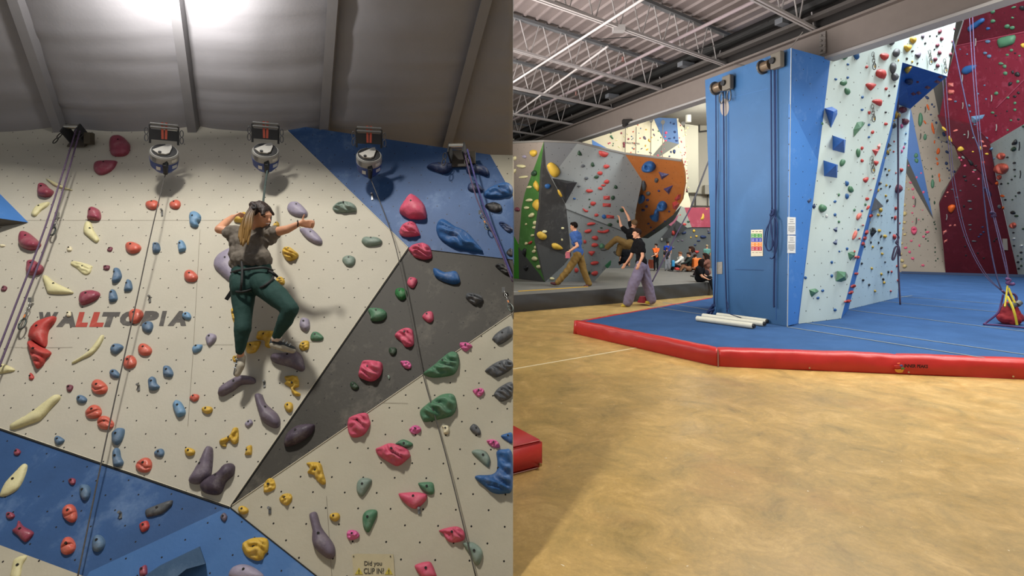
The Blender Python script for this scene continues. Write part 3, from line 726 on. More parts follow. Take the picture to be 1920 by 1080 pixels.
# ================================================================ THE HALL: floor, mats, pillar, roof
# concrete floor
def concrete():
    m = mat('#b08a4e', .38, .10, 18, .16, 1.1, spec=.45); nt = m.node_tree; N, L = nt.nodes, nt.links; b = N['Principled BSDF']
    tc = N.new('ShaderNodeTexCoord')
    def nz(s, d=6, r=.65, st=(1, 1, 1)):
        mp = N.new('ShaderNodeMapping'); mp.inputs['Scale'].default_value = st; L.new(tc.outputs['Object'], mp.inputs[0])
        n = N.new('ShaderNodeTexNoise'); n.inputs['Scale'].default_value = s; n.inputs['Detail'].default_value = d; n.inputs['Roughness'].default_value = r; n.inputs['Distortion'].default_value = .6; L.new(mp.outputs[0], n.inputs[0]); return n.outputs[0]
    cr = N.new('ShaderNodeValToRGB'); e = cr.color_ramp.elements
    e[0].position = .30; e[0].color = srgb('#857144'); e[1].position = .68; e[1].color = srgb('#cfad70')
    k = e.new(.42); k.color = srgb('#a68b54'); k = e.new(.53); k.color = srgb('#b6965a')
    L.new(nz(2.6, 14, .78), cr.inputs[0])
    def mx(a, f, c, mode='MIX'):
        x = N.new('ShaderNodeMix'); x.data_type = 'RGBA'; x.blend_type = mode; L.new(a, x.inputs[6]); L.new(f, x.inputs[0]); x.inputs[7].default_value = c; return x.outputs[2]
    def rg(s, lo, hi, c=1.):
        r = N.new('ShaderNodeMapRange'); r.inputs[1].default_value = lo; r.inputs[2].default_value = hi; r.inputs[4].default_value = c; L.new(s, r.inputs[0]); return r.outputs[0]
    col = mx(cr.outputs[0], rg(nz(.55, 5), .55, .72, .55), srgb('#7d6c4c'))
    col = mx(col, rg(nz(.9, 4), .56, .7, .40), srgb('#b08552'))
    col = mx(col, rg(nz(6.5, 9, .75), .58, .72, .5), srgb('#7f6a42'))
    col = mx(col, rg(nz(17, 10, .8), .60, .70, .5), srgb('#dcc898'))
    col = mx(col, rg(nz(40, 3, .5), .735, .76, .85), srgb('#efe8d4'))
    fg = N.new('ShaderNodeMapRange'); fg.inputs[1].default_value = .3; fg.inputs[2].default_value = .7; fg.inputs[3].default_value = .84; fg.inputs[4].default_value = 1.1; L.new(nz(28, 12, .8), fg.inputs[0])
    gc = N.new('ShaderNodeCombineColor'); [L.new(fg.outputs[0], gc.inputs[i]) for i in range(3)]
    gm = N.new('ShaderNodeMix'); gm.data_type = 'RGBA'; gm.blend_type = 'MULTIPLY'; gm.inputs[0].default_value = 1; L.new(col, gm.inputs[6]); L.new(gc.outputs[0], gm.inputs[7]); col = gm.outputs[2]
    L.new(col, b.inputs['Base Color'])
    L.new(rg(nz(2.2, 5), .3, .7, 1.), N.new('ShaderNodeMath').inputs[0])
    rr = N.new('ShaderNodeMapRange'); rr.inputs[1].default_value = .3; rr.inputs[2].default_value = .7; rr.inputs[3].default_value = .28; rr.inputs[4].default_value = .5; L.new(nz(2.2, 5), rr.inputs[0]); L.new(rr.outputs[0], b.inputs['Roughness'])
    return m
struct('floor', mk([(-7, .3, 0), (24, .3, 0), (24, 31, 0), (-7, 31, 0)], [(0, 1, 2, 3)]), concrete(), loc=(0, 0, 0))
line_m = mat('#d9cfae', .6)
ln = struct('floor_line', bar(W(955, 693, Z=.002), W(1200, 651, Z=.002), .022, .003), line_m)
# blue carpet mat with a red vinyl edge
MT = .22
def M2(x, y, z=MT): return W(x, y, Z=z)
c_a, c_b, c_c = M2(1078, 602), M2(1345, 655), M2(1925, 676)
ext = c_c+(c_c-c_b)*.45
far_l = M2(1337, 556); back = V((26, 30, MT))
matt = empty('crash_mat', c_b, 'large blue carpeted mat with red vinyl border around the blue pillar', 'mat')
red = mat('#b52722', .38, .35, 7, .10, 5, spec=.5, stretch=(1, 1, 1))
blue_c = mat('#365580', .95, .5, 220, .16, 1.6, chalk=.12, cscale=3, chalkcol='#5b7ba6', spec=.1)
inset = .20
def off_in(p, d): return p+d
P_out = [c_a, c_b, ext, V((ext.x+2, 24.5, MT)), V((far_l.x+2, 24.5, MT)), V((3.3, 14.3, MT))]
lft = M2(1330, 557.5)
P_out = [c_a+V((.08, .07, 0)), c_b+V((.02, .06, 0)), ext+V((0, .06, 0)), V((26, 12, MT)), V((26, 26, MT)), V((13.5, 26, MT)), lft+V((.05, -.02, 0))]
me = mk([V((p.x, p.y, 0.01)) for p in P_out]+[V((p.x, p.y, MT-.004)) for p in P_out], [tuple(range(7, 14))]+[(i, (i+1) % 7, (i+1) % 7+7, i+7) for i in range(7)])
link('carpet_top', me, blue_c, matt)
def border(a, b, m, wid=.17, h=MT, name='vinyl_border', segs=60, seed=0., ends=True, inward=None):
    """padded vinyl edge: soft rounded cross-section with creases"""
    d = (b-a).normalized(); n = inward if inward is not None else V((-d.y, d.x, 0)); L = (b-a).length
    prof = [(0, .0), (-.012, .03), (-.018, h*.5), (-.010, h*.82), (.012, h-.012), (.045, h+.004), (wid, h+.002), (wid, h-.02)]
    vs, fs = [], []; k = len(prof)
    for i in range(segs+1):
        s = L*i/segs; p0 = a+d*s; edge = min(s, L-s)
        for j, (x, z) in enumerate(prof):
            w1 = .022*noise.noise(V((s*2.2+seed, z*9, 0)))+.008*noise.noise(V((s*7+z*30+seed, z*6, 5)))
            if j in (0, k-1): w1 = 0
            pin = .018*math.exp(-edge*16)
            q = p0+n*(x-w1+(pin if j < 5 else 0)); vs.append(V((q.x, q.y, max(0.001, z+(w1*.5 if j > 4 else 0)-(pin*.4 if j > 3 else 0)))))
    for i in range(segs):
        for j in range(k-1): a_ = i*k+j; fs.append((a_, a_+k, a_+k+1, a_+1))
    fs.append(tuple(range(k))); fs.append(tuple(range(segs*k, segs*k+k))[::-1])
    me = mk(vs, fs); bm = bmesh.new(); bm.from_mesh(me); bmesh.ops.recalc_face_normals(bm, faces=bm.faces); bm.to_mesh(me); bm.free()
    return me
z0 = lambda p: V((p.x, p.y, 0))
a_, b_, c_ = z0(c_a), z0(c_b), z0(ext)
link('vinyl_border', border(a_, b_, red, segs=110, seed=3, inward=(V((.35, 1, 0)).normalized())), red, matt, smooth=True)
link('vinyl_border', border(b_, c_, red, segs=120, seed=9), red, matt, smooth=True)
l0 = z0(lft); dd = (l0-a_).normalized()
link('vinyl_border', border(a_, l0, red, segs=80, seed=5, wid=.10, inward=V((dd.y, -dd.x, 0))), red, matt, smooth=True)
link('corner_cap', join([cone(a_+V((.05, .03, .0)), a_+V((.05, .03, MT+.002)), .075, .06, 20)]), red, matt, smooth=True)
# seams of tape on the carpet
tape = mat('#717c82', .8, 0, 30, .25, 30)
for p, q in (((1476, 613), (1846, 671)), ((1510, 605), (1925, 665)), ((1592, 581), (1925, 622)), ((1655, 565), (1925, 590)), ((1690, 556), (1925, 574)), ((1216, 574), (1322, 590)), ((1243, 567), (1330, 581)), ((1684, 558), (1710, 554))):
    a, b = M2(*p), M2(*q); link('seam_tape', bar(a+V((0, 0, .001)), b+V((0, 0, .001)), .035, .003), tape, matt)
# painted club lettering on the red edge
front = Plane(z0(c_b)+V((0, 0, .02))+V((0, -.022, 0)), z0(c_c)+V((0, 0, .02))+V((0, -.022, 0)), z0(c_c)+V((0, -.03, .2)))
text_px('INNER PEAKS', [(1696, 682.5), (1740, 684), (1740, 690.5), (1695, 689)], front, mat('#241010', .7), 'edge_lettering', matt, .045, .05)
for col, pts in (('#c98a2c', [(1678, 693), (1695, 693), (1692, 698.5), (1684, 699), (1680, 697)]), ('#b8322c', [(1677, 686), (1688, 685), (1687, 690), (1680, 690)]), ('#2a5c9a', [(1687, 685), (1692, 684.5), (1694, 687.5), (1688, 687)]), ('#3d8a45', [(1690, 690), (1694, 689), (1697, 692), (1691, 692.5)]), ('#d06a2a', [(1683, 681.5), (1688, 681), (1687, 683)])):
    poly_px(pts, front, mat(col, .6), 'edge_logo_patch', matt, .034, .012)
for x, y in ((1518, 690), (1704, 698), (1900, 706)): link('grommet', cone(front.P(x, y, .0), front.P(x, y, .03), .010, .010, 12), mat('#b79a6a', .4, metal=.6), matt)
link('border_joint', bar(z0(c_b)+V((0, -.03, .0)), z0(c_b)+V((0, -.02, MT)), .012, .012, V((0, 1, 0))), mat('#8f6a60', .6), matt)
# second red mat, only its corner in view
q0 = V((.226, 3.77, 0)); qb = V((.012, 4.10, 0)); ql = V((-.62, 3.27, 0)); qe = ql+(qb-q0)
m2 = empty('small_mat', q0, 'corner of a red vinyl mat on the concrete beside the leaning wall', 'mat')
bm = bmesh.new(); vv = [bm.verts.new(p) for p in (q0, qb, qe, ql)]; vt = [bm.verts.new(p+V((0, 0, .195))) for p in (q0, qb, qe, ql)]
bm.faces.new(vt); bm.faces.new(vv[::-1])
for i in range(4): bm.faces.new((vv[i], vv[(i+1) % 4], vt[(i+1) % 4], vt[i]))
bmesh.ops.bevel(bm, geom=list(bm.edges), offset=.022, segments=3, affect='EDGES')
link('vinyl_cover', fin(bm), red, m2, smooth=True)
link('cover_seam', bar(q0+(ql-q0)*.06+V((.004, -.004, .012)), q0+(ql-q0)*.5+V((.004, -.004, .012)), .003, .003), mat('#d8b0a8', .6), m2)
link('grommet', cone(q0+V((-.03, -.02, .03)), q0+V((-.024, -.032, .03)), .011, .011, 12), mat('#b79a6a', .4, metal=.6), m2)
# thick grey bouldering mat
gm = empty('boulder_mat', V((2, 13.5, 0)), 'thick grey vinyl landing mat running under the boulder wall', 'mat')
g0, g1 = V((-3.0, 10.0, 0)), W(1337, 552, Z=0); g1 = g0+(g1-g0)*1.12
ga = W(962, 586, Z=0); gb = W(1337, 553, Z=0); gd = (gb-ga).normalized(); g0 = ga-gd*2.2; g1 = gb+gd*.35
GH = .38
vs, fs = [], []; SG = 90
for i in range(SG+1):
    p = g0+(g1-g0)*(i/SG)
    for j in range(9):
        z = GH*j/8; f = .035*noise.noise(V((i*.22+z*3.5, z*3, 0)))+.018*noise.noise(V((i*.6+z*5, z*2, 4)))
        if j in (0, 8): f *= .3
        n = V((gd.y, -gd.x, 0)); vs.append(p+n*(f+.02*math.sin(math.pi*j/8))+V((0, 0, z)))
for i in range(SG):
    for j in range(8): a = i*9+j; fs.append((a, a+9, a+10, a+1))
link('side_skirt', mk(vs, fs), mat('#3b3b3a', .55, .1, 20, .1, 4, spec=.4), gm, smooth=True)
gin = V((-gd.y, gd.x, 0))*.07
gt = [g0+gin+V((0, 0, GH)), g1+gin+V((0, 0, GH)), V((g1.x+3.2, 25, GH)), V((-4, 25, GH))]
link('vinyl_top', mk(gt+[V((p.x, p.y, 0)) for p in gt], [(0, 1, 2, 3), (1, 0, 4, 5), (2, 1, 5, 6), (3, 2, 6, 7), (0, 3, 7, 4)]), mat('#6f6d67', .6, .3, 6, .14, 1.2, chalk=.2, cscale=1.4, chalkcol='#8f8c84'), gm)
tag(link('yellow_strap', bar(W(972, 546, Z=GH+.006), W(1102, 537.5, Z=GH+.006), .05, .012), mat('#d9a820', .6)), 'yellow tape strap lying along the front of the grey boulder mat', 'strap')
tag(link('white_strap', bar(W(950, 547.5, Z=GH+.006), W(971, 546.5, Z=GH+.006), .05, .012), mat('#a5a39c', .6)), 'short pale strap end lying in line with the yellow strap', 'strap')
# ---------------------------------------------------------------- blue pillar
pil_b = mat('#315983', .48, .06, 30, .10, 1.2, chalk=.12, cscale=1.6, chalkcol='#5a83b8', spec=.35)
pil_s = mat('#3569ad', .5, .06, 30, .06, 1.6, chalk=.30, cscale=1.9, dots=(.36, .42, .009), chalkcol='#8fb3dd', spec=.35, streak=.25)
a0, a1 = W(1338, 588, Z=MT), W(1476, 612, Z=MT); b0, b1 = W(1322, 150, Y=a0.y), W(1483, 90, Y=a1.y-.02)
e0 = W(1497, 607, Z=MT); e1 = W(1557, 110, Y=9.10)
pr = empty('climbing_pillar', a1, 'tall square blue climbing pillar standing on the blue mat, ropes and route charts on it', 'climbing pillar')
PLf = Plane(a0, a1, b1); b0 = PLf.P(1322, 150); PSf = Plane(a1, b1, e1)
bk0, bk1 = V((a0.x+1.6, a0.y+.9, MT)), V((b0.x+2.2, b0.y+.9, b1.z))
core = [a0, a1, e0, V((e0.x+.35, 10.6, MT)), V((a0.x+.6, 11.2, MT)), b0, b1, e1, V((e1.x, 10.6, b1.z)), V((b0.x+.6, 11.2, b1.z))]
core = [p+V((.012, .02, 0)) for p in core]
solid('pillar_core', core, [(0, 1, 6, 5), (1, 2, 7, 6), (2, 3, 8, 7), (3, 4, 9, 8), (4, 0, 5, 9), (5, 6, 7, 8, 9), (0, 1, 2, 3, 4)], pil_b, parent=pr)
slab(PLf, [a0, a1, b1, b0], pil_b, 'plain_panel', pr, .015)
slab(PSf, [a1, e0, e1, b1], pil_s, 'holed_panel', pr, .012)
fold = mat('#3f76bc', .5, .06, 30, .06, 1.6, chalk=.3, cscale=1.9, dots=(.36, .42, .009), chalkcol='#8fb3dd', spec=.35)
slab(PSf, [PSf.P(1480, 195, .006), PSf.P(1476.5, 611, .006), PSf.P(1495, 606, .006), PSf.P(1534, 303, .006)], fold, 'folded_panel', pr, .01)
link('corner_trim', tube([a1+V((0, -.006, 0)), b1+V((0, -.006, 0))], .008, 8, smooth=False), mat('#9aa3a8', .5), pr)
link('panel_joint', bar(PLf.P(1379, 505, .002), PLf.P(1432, 506.5, .002), .006, .012, PLf.n), mat('#1c3d6b', .6), pr)
link('panel_joint', bar(PLf.P(1370, 183, .001), PLf.P(1440, 166, .001), .004, .004, PLf.n), mat('#3d6aa3', .6), pr)
for x in (1366, 1455.5): link('panel_joint', bar(PLf.P(x, 160 if x < 1400 else 120, .001), PLf.P(x, 600, .001), .008, .005, PLf.n), mat('#1f4a86', .6), pr)
ov = [PLf.P(*p, .004) for p in ellipse(1358.5, 201, 8.3, 16.5, 0, 24, 0)]
tag(slab(PLf, ov, mat('#8c8580', .7), 'oval_patch', None, .01), 'beige oval patch high on the plain side of the blue pillar', 'patch')
def panel_thing(pl, px, m, name, label, cat, off=.012):
    return tag(slab(pl, [pl.P(x, y, off) for x, y in px], m, name, None, .008), label, cat)
gr = empty('route_chart', PLf.P(1419, 480), 'route grade chart with green, blue, orange and red colour rows on the pillar', 'chart')
poly_px([(1408, 431), (1430, 430.5), (1430, 480), (1408, 480.5)], PLf, mat('#cfc6ae', .6), 'chart_board', gr, .014, .010)
for y0, y1, c in ((438, 445.5, '#3f8a3c'), (446, 453.5, '#29379a'), (454.5, 462, '#d9802c'), (462.5, 470, '#a82338')):
    poly_px([(1408.4, y0), (1428.5, y0), (1428.5, y1), (1408.4, y1)], PLf, mat(c, .6), 'colour_row', gr, .017, .002)
    for yy in (y0+2, y0+5):
        for x0, x1 in ((1409.5, 1414), (1417, 1421), (1424, 1427)):
            poly_px([(x0, yy), (x1, yy), (x1, yy+.8), (x0, yy+.8)], PLf, mat('#cfcfc9', .6), 'row_text', gr, .0185, .001)
for x0, x1 in ((1410, 1414), (1416.5, 1421), (1423, 1428)):
    poly_px([(x0, 433.5), (x1, 433.5), (x1, 435), (x0, 435)], PLf, mat('#6b6558', .6), 'header_text', gr, .0185, .001)
    poly_px([(x0, 473), (x1, 473), (x1, 474), (x0, 474)], PLf, mat('#8b8578', .6), 'footer_text', gr, .0185, .001)
for y0, y1, lab in ((407, 440, 'upper white notice sheet taped on the pillar edge'), (441.5, 474.5, 'lower white notice sheet taped on the pillar edge')):
    sh = empty('notice_sheet', PSf.P(1484, (y0+y1)/2), lab, 'notice')
    poly_px([(1477, y0), (1492, y0+.5), (1491.6, y1), (1476.6, y1)], PSf, mat('#d6d8d6', .6), 'paper', sh, .014, .003)
    for k, yy in enumerate((4, 8, 12, 17, 19.5, 22, 24.5, 27)):
        x0 = 1481 if k < 2 or k == 7 else 1478.3; x1 = 1488 if k < 2 or k == 7 else 1490.3
        poly_px([(x0, y0+yy), (x1, y0+yy), (x1, y0+yy+.8), (x0, y0+yy+.8)], PSf, mat('#7d8182', .7), 'text_line', sh, .0165, .001)
tag(poly_px([(1343.5, 491.5), (1354, 491), (1354, 513.5), (1343.5, 514)], PLf, mat('#87837a', .5, .1, 40, .2, 30), 'data_plate', None, .012, .008), 'small grey metal plate low on the blue pillar', 'plate')
# rope sheaves on the pillar
for x, y, lab in ((1357, 158, 'steel rope sheave block at the upper far corner of the blue pillar'), (1448, 117, 'steel rope sheave block near the front corner of the blue pillar')):
    c = PLf.P(x, y, .10); t = empty('rope_sheave', c, lab, 'rope sheave'); u, n = PLf.u, PLf.n; s = 1.0 if x > 1400 else 1.05
    link('drum', cone(c-u*.20*s-V((0, 0, .02)), c-u*.04-V((0, 0, .02)), .085*s, .085*s, 20), mat('#7a6a58', .35, metal=.6), t)
    link('drum_flange', cone(c-u*.22*s-V((0, 0, .02)), c-u*.19*s-V((0, 0, .02)), .12*s, .12*s, 20), mat('#5b5a58', .4, metal=.5), t)
    link('side_plate', box(c+u*.10+V((0, 0, 0)), (.20, .10, .26), Matrix.Rotation(math.atan2(u.y, u.x), 3, 'Z'), .02), mat('#5f5a50', .6), t)
    link('axle', cone(c+u*.06+n*.05, c+u*.06+n*.09, .05, .05, 14), dark, t)
    if x < 1400:
        for sx in (-.06, .13): shackle(c+u*sx-V((0, 0, .24)), u, V((0, 0, 1)), .10, mat('#55585c', .4, metal=.5), t)
navy_rope = mat('#16274f', .8)
def prope(pts, r, lab, m=navy_rope, off=.06, pl=PLf, grp=None): return rope([pl.P(x, y, off) for x, y in pts], r, m, lab, grp)
prope([(1342, 165), (1342.5, 300), (1341, 500), (1338, 583)], .011, 'navy top rope strand nearest the far edge of the pillar')
prope([(1355.5, 160), (1357, 230), (1358, 420), (1361, 540), (1363, 585)], .013, 'navy top rope strand hanging across the beige oval patch')
prope([(1347, 300), (1342, 400), (1340, 540), (1341, 575)], .006, 'thin navy cord hanging beside the far edge of the pillar')
prope([(1445.5, 125), (1446.5, 280), (1447.5, 395)], .012, 'navy rope strand running down into the hank on the pillar')
prope([(1452.5, 122), (1453.5, 300), (1453, 420), (1451, 560), (1452, 574)], .014, 'navy rope strand falling past the hank to knee height')
prope([(1447, 395), (1444, 404), (1449, 398), (1450, 405), (1437, 430), (1434, 456), (1440, 469), (1447, 466), (1448, 440), (1446, 420), (1444.5, 405), (1446, 436), (1450, 458), (1442, 470), (1437, 462), (1440, 430), (1447, 405), (1456, 413), (1458, 440), (1455, 470), (1449, 484), (1444, 484)], .009, 'navy rope coiled in a hanging hank beside the route chart', off=.08)
prope([(1446, 396), (1450, 394), (1449, 402), (1444, 402)], .018, 'fat navy knot at the top of the hanging hank', off=.09)
rope([W(1361, 560, Y=9.6), W(1366, 575, Y=9.4), W(1362, 584, Y=9.3), W(1372, 590, Y=9.1), W(1390, 596, Z=.26)], .008, navy_rope, 'navy rope tail trailing from the pillar over the white poles')
tag(link('folded_stand', join([cone(W(1338, 572, Y=9.9), W(1327, 587, Z=.24), .03, .03, 8), cone(W(1338, 580, Y=9.9), W(1333, 589, Z=.24), .025, .025, 8), cone(W(1328, 584, Z=.3), W(1339, 580, Y=9.9), .02, .02, 8)]), mat('#1c2c55', .6)), 'dark blue folded stand leaning at the far foot of the pillar', 'stand')
# white poles
wp = mat('#c4c3b4', .45)
for i, (p, q, r, lab) in enumerate((((1307, 597), (1412, 611), .045, 'long cream white pole lying nearest the mat edge'), ((1318, 592), (1432, 607), .042, 'long cream white pole in the middle of the three on the mat'), ((1345, 590), (1437, 602), .038, 'long cream white pole closest to the pillar foot'))):
    a, b = W(*p, Z=MT+r), W(*q, Z=MT+r); t = empty('white_pole', a, lab, 'pole', 'white poles on the blue mat')
    link('tube', cone(a, b, r, r, 14), wp, t, smooth=False); d = (b-a).normalized(); link('end_cap', cone(b-d*.02, b+d*.03, r*.8, r*.7, 14), dark, t)
# ---------------------------------------------------------------- roof: girder, joists, deck
BD = V((-.448, 1, 0)).normalized()                 # direction of the girder in plan, away from the eye
B0 = W(1557, 110, Z=4.70); steelg = mat('#6b625c', .6, .05, 20, .05); steell = mat('#8b8987', .55)
ga_, gb_ = B0-BD*4.2, B0+BD*12.5; SIDE = V((BD.y, -BD.x, 0)).normalized()
gd_t = empty('steel_girder', V((B0.x, B0.y, 4.7)), 'long grey steel girder running over the blue pillar beneath the roof deck', 'girder')
link('web_plate', bar(ga_+V((0, 0, .26)), gb_+V((0, 0, .26)), .05, .52), steelg, gd_t)
link('lower_flange', bar(ga_+V((0, 0, .0)), gb_+V((0, 0, .0)), .26, .045), steell, gd_t)
link('upper_flange', bar(ga_+V((0, 0, .52)), gb_+V((0, 0, .52)), .26, .04), steelg, gd_t)
GPl = Plane(ga_+SIDE*(-.03), gb_+SIDE*(-.03), gb_+SIDE*(-.03)+V((0, 0, 1)))
if GPl.n.dot(O-ga_) < 0: GPl.n = -GPl.n
poly_px([(1536, 62), (1548, 58), (1548, 99), (1536, 103)], GPl, mat('#6a6460', .6), 'splice_plate', gd_t, .02, .02)
for i in range(4):
    for x in (1538.5, 1545.5): link('bolt_head', cone(GPl.P(x, 67+9.2*i, .02), GPl.P(x, 67+9.2*i, .045), .02, .018, 6), mat('#7d7772', .5), gd_t)
JD = V((1.34, 1, 0)).normalized(); ZB, ZT = 5.28, 5.92
whit = mat('#a29d9b', .5); whit2 = mat('#94908e', .55)
ends = [(1540, 62), (1387, 131), (1255, 172), (1160, 207), (1088, 236), (1033, 257), (990, 268)]
names = ['over the splice plate of the girder', 'meeting the girder above the pillar', 'crossing mid roof over the boulder wall', 'above the grey boulder panel', 'above the green boulder wedge', 'deep in the dark roof corner', 'at the darkest end of the roof']
for k, (x, y) in enumerate(ends):
    e = W(x, y, Z=ZB); L = 9.5; t = empty('roof_joist', e, 'slim white open-web roof joist '+names[k], 'roof joist', 'open-web roof joists under the deck')
    s = e-JD*L
    for sx in (-.03, .03):
        n = V((-JD.y, JD.x, 0))*sx
        link('bottom_chord', bar(s+n, e+n, .035, .045), whit, t)
    et = V((e.x, e.y, ZT))+JD*.45
    link('top_chord', bar(V((s.x, s.y, ZT)), et, .10, .06), mat('#66686a', .6), t)
    npan = 16; st = L/npan
    for i in range(npan):
        p = e-JD*(.25+i*st); a = V((p.x, p.y, ZB)); up = V((p.x, p.y, 0))+JD*(st*.42); u2 = V((p.x, p.y, 0))-JD*(st*.42)
        link('web_bar', cone(a+JD*.02, V((up.x, up.y, ZT)), .012, .012, 6), whit2, t)
        link('web_bar', cone(a-JD*.02, V((u2.x, u2.y, ZT)), .012, .012, 6), whit2, t)
# corrugated deck
vs, fs = [], []; org = V((B0.x, B0.y, ZT+.06)); NS = 64; w0 = .30
pr_ = [(0, 0), (.035, .0), (.05, .045), (w0-.015, .045), (w0, 0)]
for i in range(NS):
    for (x, z) in pr_[:4]:
        o_ = org-SIDE*(x+i*w0)+SIDE*.35
        vs += [o_-BD*5.5+V((0, 0, z)), o_+BD*16+V((0, 0, z))]
for i in range(len(vs)//2-1): fs.append((2*i, 2*i+1, 2*i+3, 2*i+2))
dk = struct('roof_deck', mk(vs, fs), mat('#7a706d', .55, .05, 20, .06))
dk.name = 'ceiling_deck'
md = dk.modifiers.new('thick', 'SOLIDIFY'); md.thickness = .02; md.offset = 1
# bridging rods between joists and sprinkler pipes (run with the girder)
def run(name, p, q, z, r, m, lab, cat, back_=2.0, fwd=16.):
    a, b = W(*p, Z=z), W(*q, Z=z); d = (b-a).normalized()
    if d.y < 0: d = -d; a, b = b, a
    return tag(link(name, cone(a-d*back_, a+d*fwd, r, r, 10), m), lab, cat)
run('sprinkler_pipe', (1100, 66), (1300, -62), 5.2, .022, whit, 'white pipe running under the joists beside the fixture', 'pipe')
run('sprinkler_pipe', (1052, 180), (1440, -10), 5.42, .032, mat('#84787a', .5), 'long pinkish sprinkler pipe threading through the roof joists', 'pipe')
run('sprinkler_pipe', (975, 207), (1060, 145), 5.3, .022, whit, 'white pipe under the joists deep over the boulder wall', 'pipe')
for x, y in ((1080, 172), (1168, 107)):
    p = W(x, y, Z=5.42); tag(link('fire_sprinkler', join([cone(p, p-V((0, 0, .08)), .03, .015, 8), cone(p-V((0, 0, .08)), p-V((0, 0, .09)), .04, .04, 8)]), mat('#6d4a44', .5)), 'small sprinkler head hanging from the '+('far' if x < 1100 else 'middle')+' stretch of pipe', 'sprinkler')
gp = B0+SIDE*(-.22)+V((0, 0, .95))
tag(link('black_duct', cone(gp-BD*4, gp+BD*13, .11, .11, 16), mat('#121211', .6)), 'thick black pipe running along the top of the steel girder', 'pipe')
gp = B0+SIDE*(-.28)+V((0, 0, .68))
tag(link('cable_tray', bar(gp-BD*4, gp+BD*13, .16, .06), mat('#474340', .6)), 'dark cable tray clipped beside the girder under the black pipe', 'cable tray')
sg_ = B0+V((0, 0, .74)); struct('trim_1', bar(sg_-BD*4.2+V((0, 0, .05)), sg_+BD*13+V((0, 0, .05)), .03, .42), mat('#1d1a18', .8))
for k, s in enumerate((.6, 3.1, 5.9)):
    p = B0+BD*s+SIDE*(-.34)+V((0, 0, .78)); tag(link('roof_clamp', box(p, (.16, .34, .10), Matrix.Rotation(math.atan2(BD.y, BD.x), 3, 'Z')), mat('#5c5f63', .5)), ('steel clamp on the roof edge above the pillar', 'steel clamp on the roof edge over the girder mid span', 'steel clamp on the roof edge toward the boulder wall')[k], 'clamp')
tag(link('strip_light_housing', join([box(W(1160, 54, Z=5.25), (.20, .14, .10)), bar(W(1158, 52, Z=5.30), W(1040, 5, Z=5.30), .05, .06)]), mat('#8b8886', .5)), 'pale unlit light housing clipped under a roof joist', 'light fixture')
tag(link('camera_dome', join([box(GPl.P(1175, 228, .12), (.22, .16, .10)), cone(GPl.P(1173, 231, .14), GPl.P(1170, 236, .2), .08, .05, 12)]), mat('#2a2725', .5)), 'small dark camera box under the girder above the grey boulder wall', 'camera')
cab = mat('#1a1918', .6)
for pts, lab in (([(1305, 94), (1345, 84), (1400, 62), (1440, 40)], 'thin black cable sagging below the roof deck'), ([(1120, 74), (1160, 71), (1210, 68)], 'short dark brace cable near the pale fixture')):
    tag(link('roof_cable', tube([W(x, y, Z=5.35) for x, y in pts], .009, 6), cab), lab, 'cable')
for pts, lab in (([(1375, 120), (1420, 122), (1470, 100), (1505, 60)], 'thin grey wire looping over the top of the pillar'), ([(1395, 126), (1425, 127), (1447, 118)], 'thin grey wire ending at the sheave block on the pillar')):
    tag(link('loose_wire', tube([W(x, y, Z=4.85) for x, y in pts], .006, 6), mat('#77726c', .6)), lab, 'wire')
# ================================================================ climbing walls of the hall
DR = (.40, .40, .011)
mint = mat('#c0cfcb', .6, .08, 40, .05, 1.5, dots=DR, spec=.3, chalk=.10, cscale=1.2, chalkcol='#9fb0ad')
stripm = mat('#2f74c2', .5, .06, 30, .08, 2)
P0 = W(1497, 607, Z=MT); PB = W(1577, 597, Z=MT)
P1 = Plane(P0, PB, W(1557, 110, Y=9.10))
P2 = Plane(W(1591, 580, Z=MT), W(1683, 558, Z=MT), W(1706, 200, Y=12.8))
mw = empty('climbing_wall', PB, 'tall mint white climbing wall beside the blue pillar, with a blue stripe and blue overhang', 'climbing wall')
facet(P1, [(1497, 607), (1577, 597), (1672, 230), (1692, 117), (1776, 143), (1797, 12), (1620, 66), (1559, 86), (1557, 110)], mint, 'mint_panel', mw, .12)
facet(P2, [(1591, 580), (1683, 558), (1707, 203), (1684, 190), (1672, 205)], mat('#b7cfd8', .6, .08, 40, .05, 1.5, dots=DR, spec=.3), 'mint_panel', mw, .12)
def uvm(name, P3, m, parent, thick=.05):
    """flat panel through 3-D points"""
    pl = Plane(P3[0], P3[1], P3[2]); return slab(pl, P3, m, name, parent, thick)
s0, s1 = P1.P(1577, 597), P2.P(1591, 580)
uvm('blue_stripe', [P1.P(1577, 597), P2.P(1591, 580), P2.P(1645, 360)], stripm, mw, .03)
uvm('blue_stripe', [P1.P(1577, 597), P2.P(1645, 360), P1.P(1672, 230)], stripm, mw, .03)
uvm('blue_stripe', [P1.P(1672, 230), P2.P(1645, 360), P2.P(1684, 200)], stripm, mw, .03)
uvm('blue_stripe', [P1.P(1672, 230), P2.P(1684, 200), P1.P(1692, 117)], stripm, mw, .03)
VA, VB, VC, VD = P1.P(1692, 117), P1.P(1776, 143), P2.P(1707, 204), P2.P(1684, 196)
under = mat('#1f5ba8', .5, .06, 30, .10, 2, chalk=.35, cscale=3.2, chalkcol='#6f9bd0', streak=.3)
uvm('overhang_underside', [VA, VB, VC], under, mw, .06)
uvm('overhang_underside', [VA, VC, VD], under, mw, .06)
PV = Plane(VA, VB, VC)
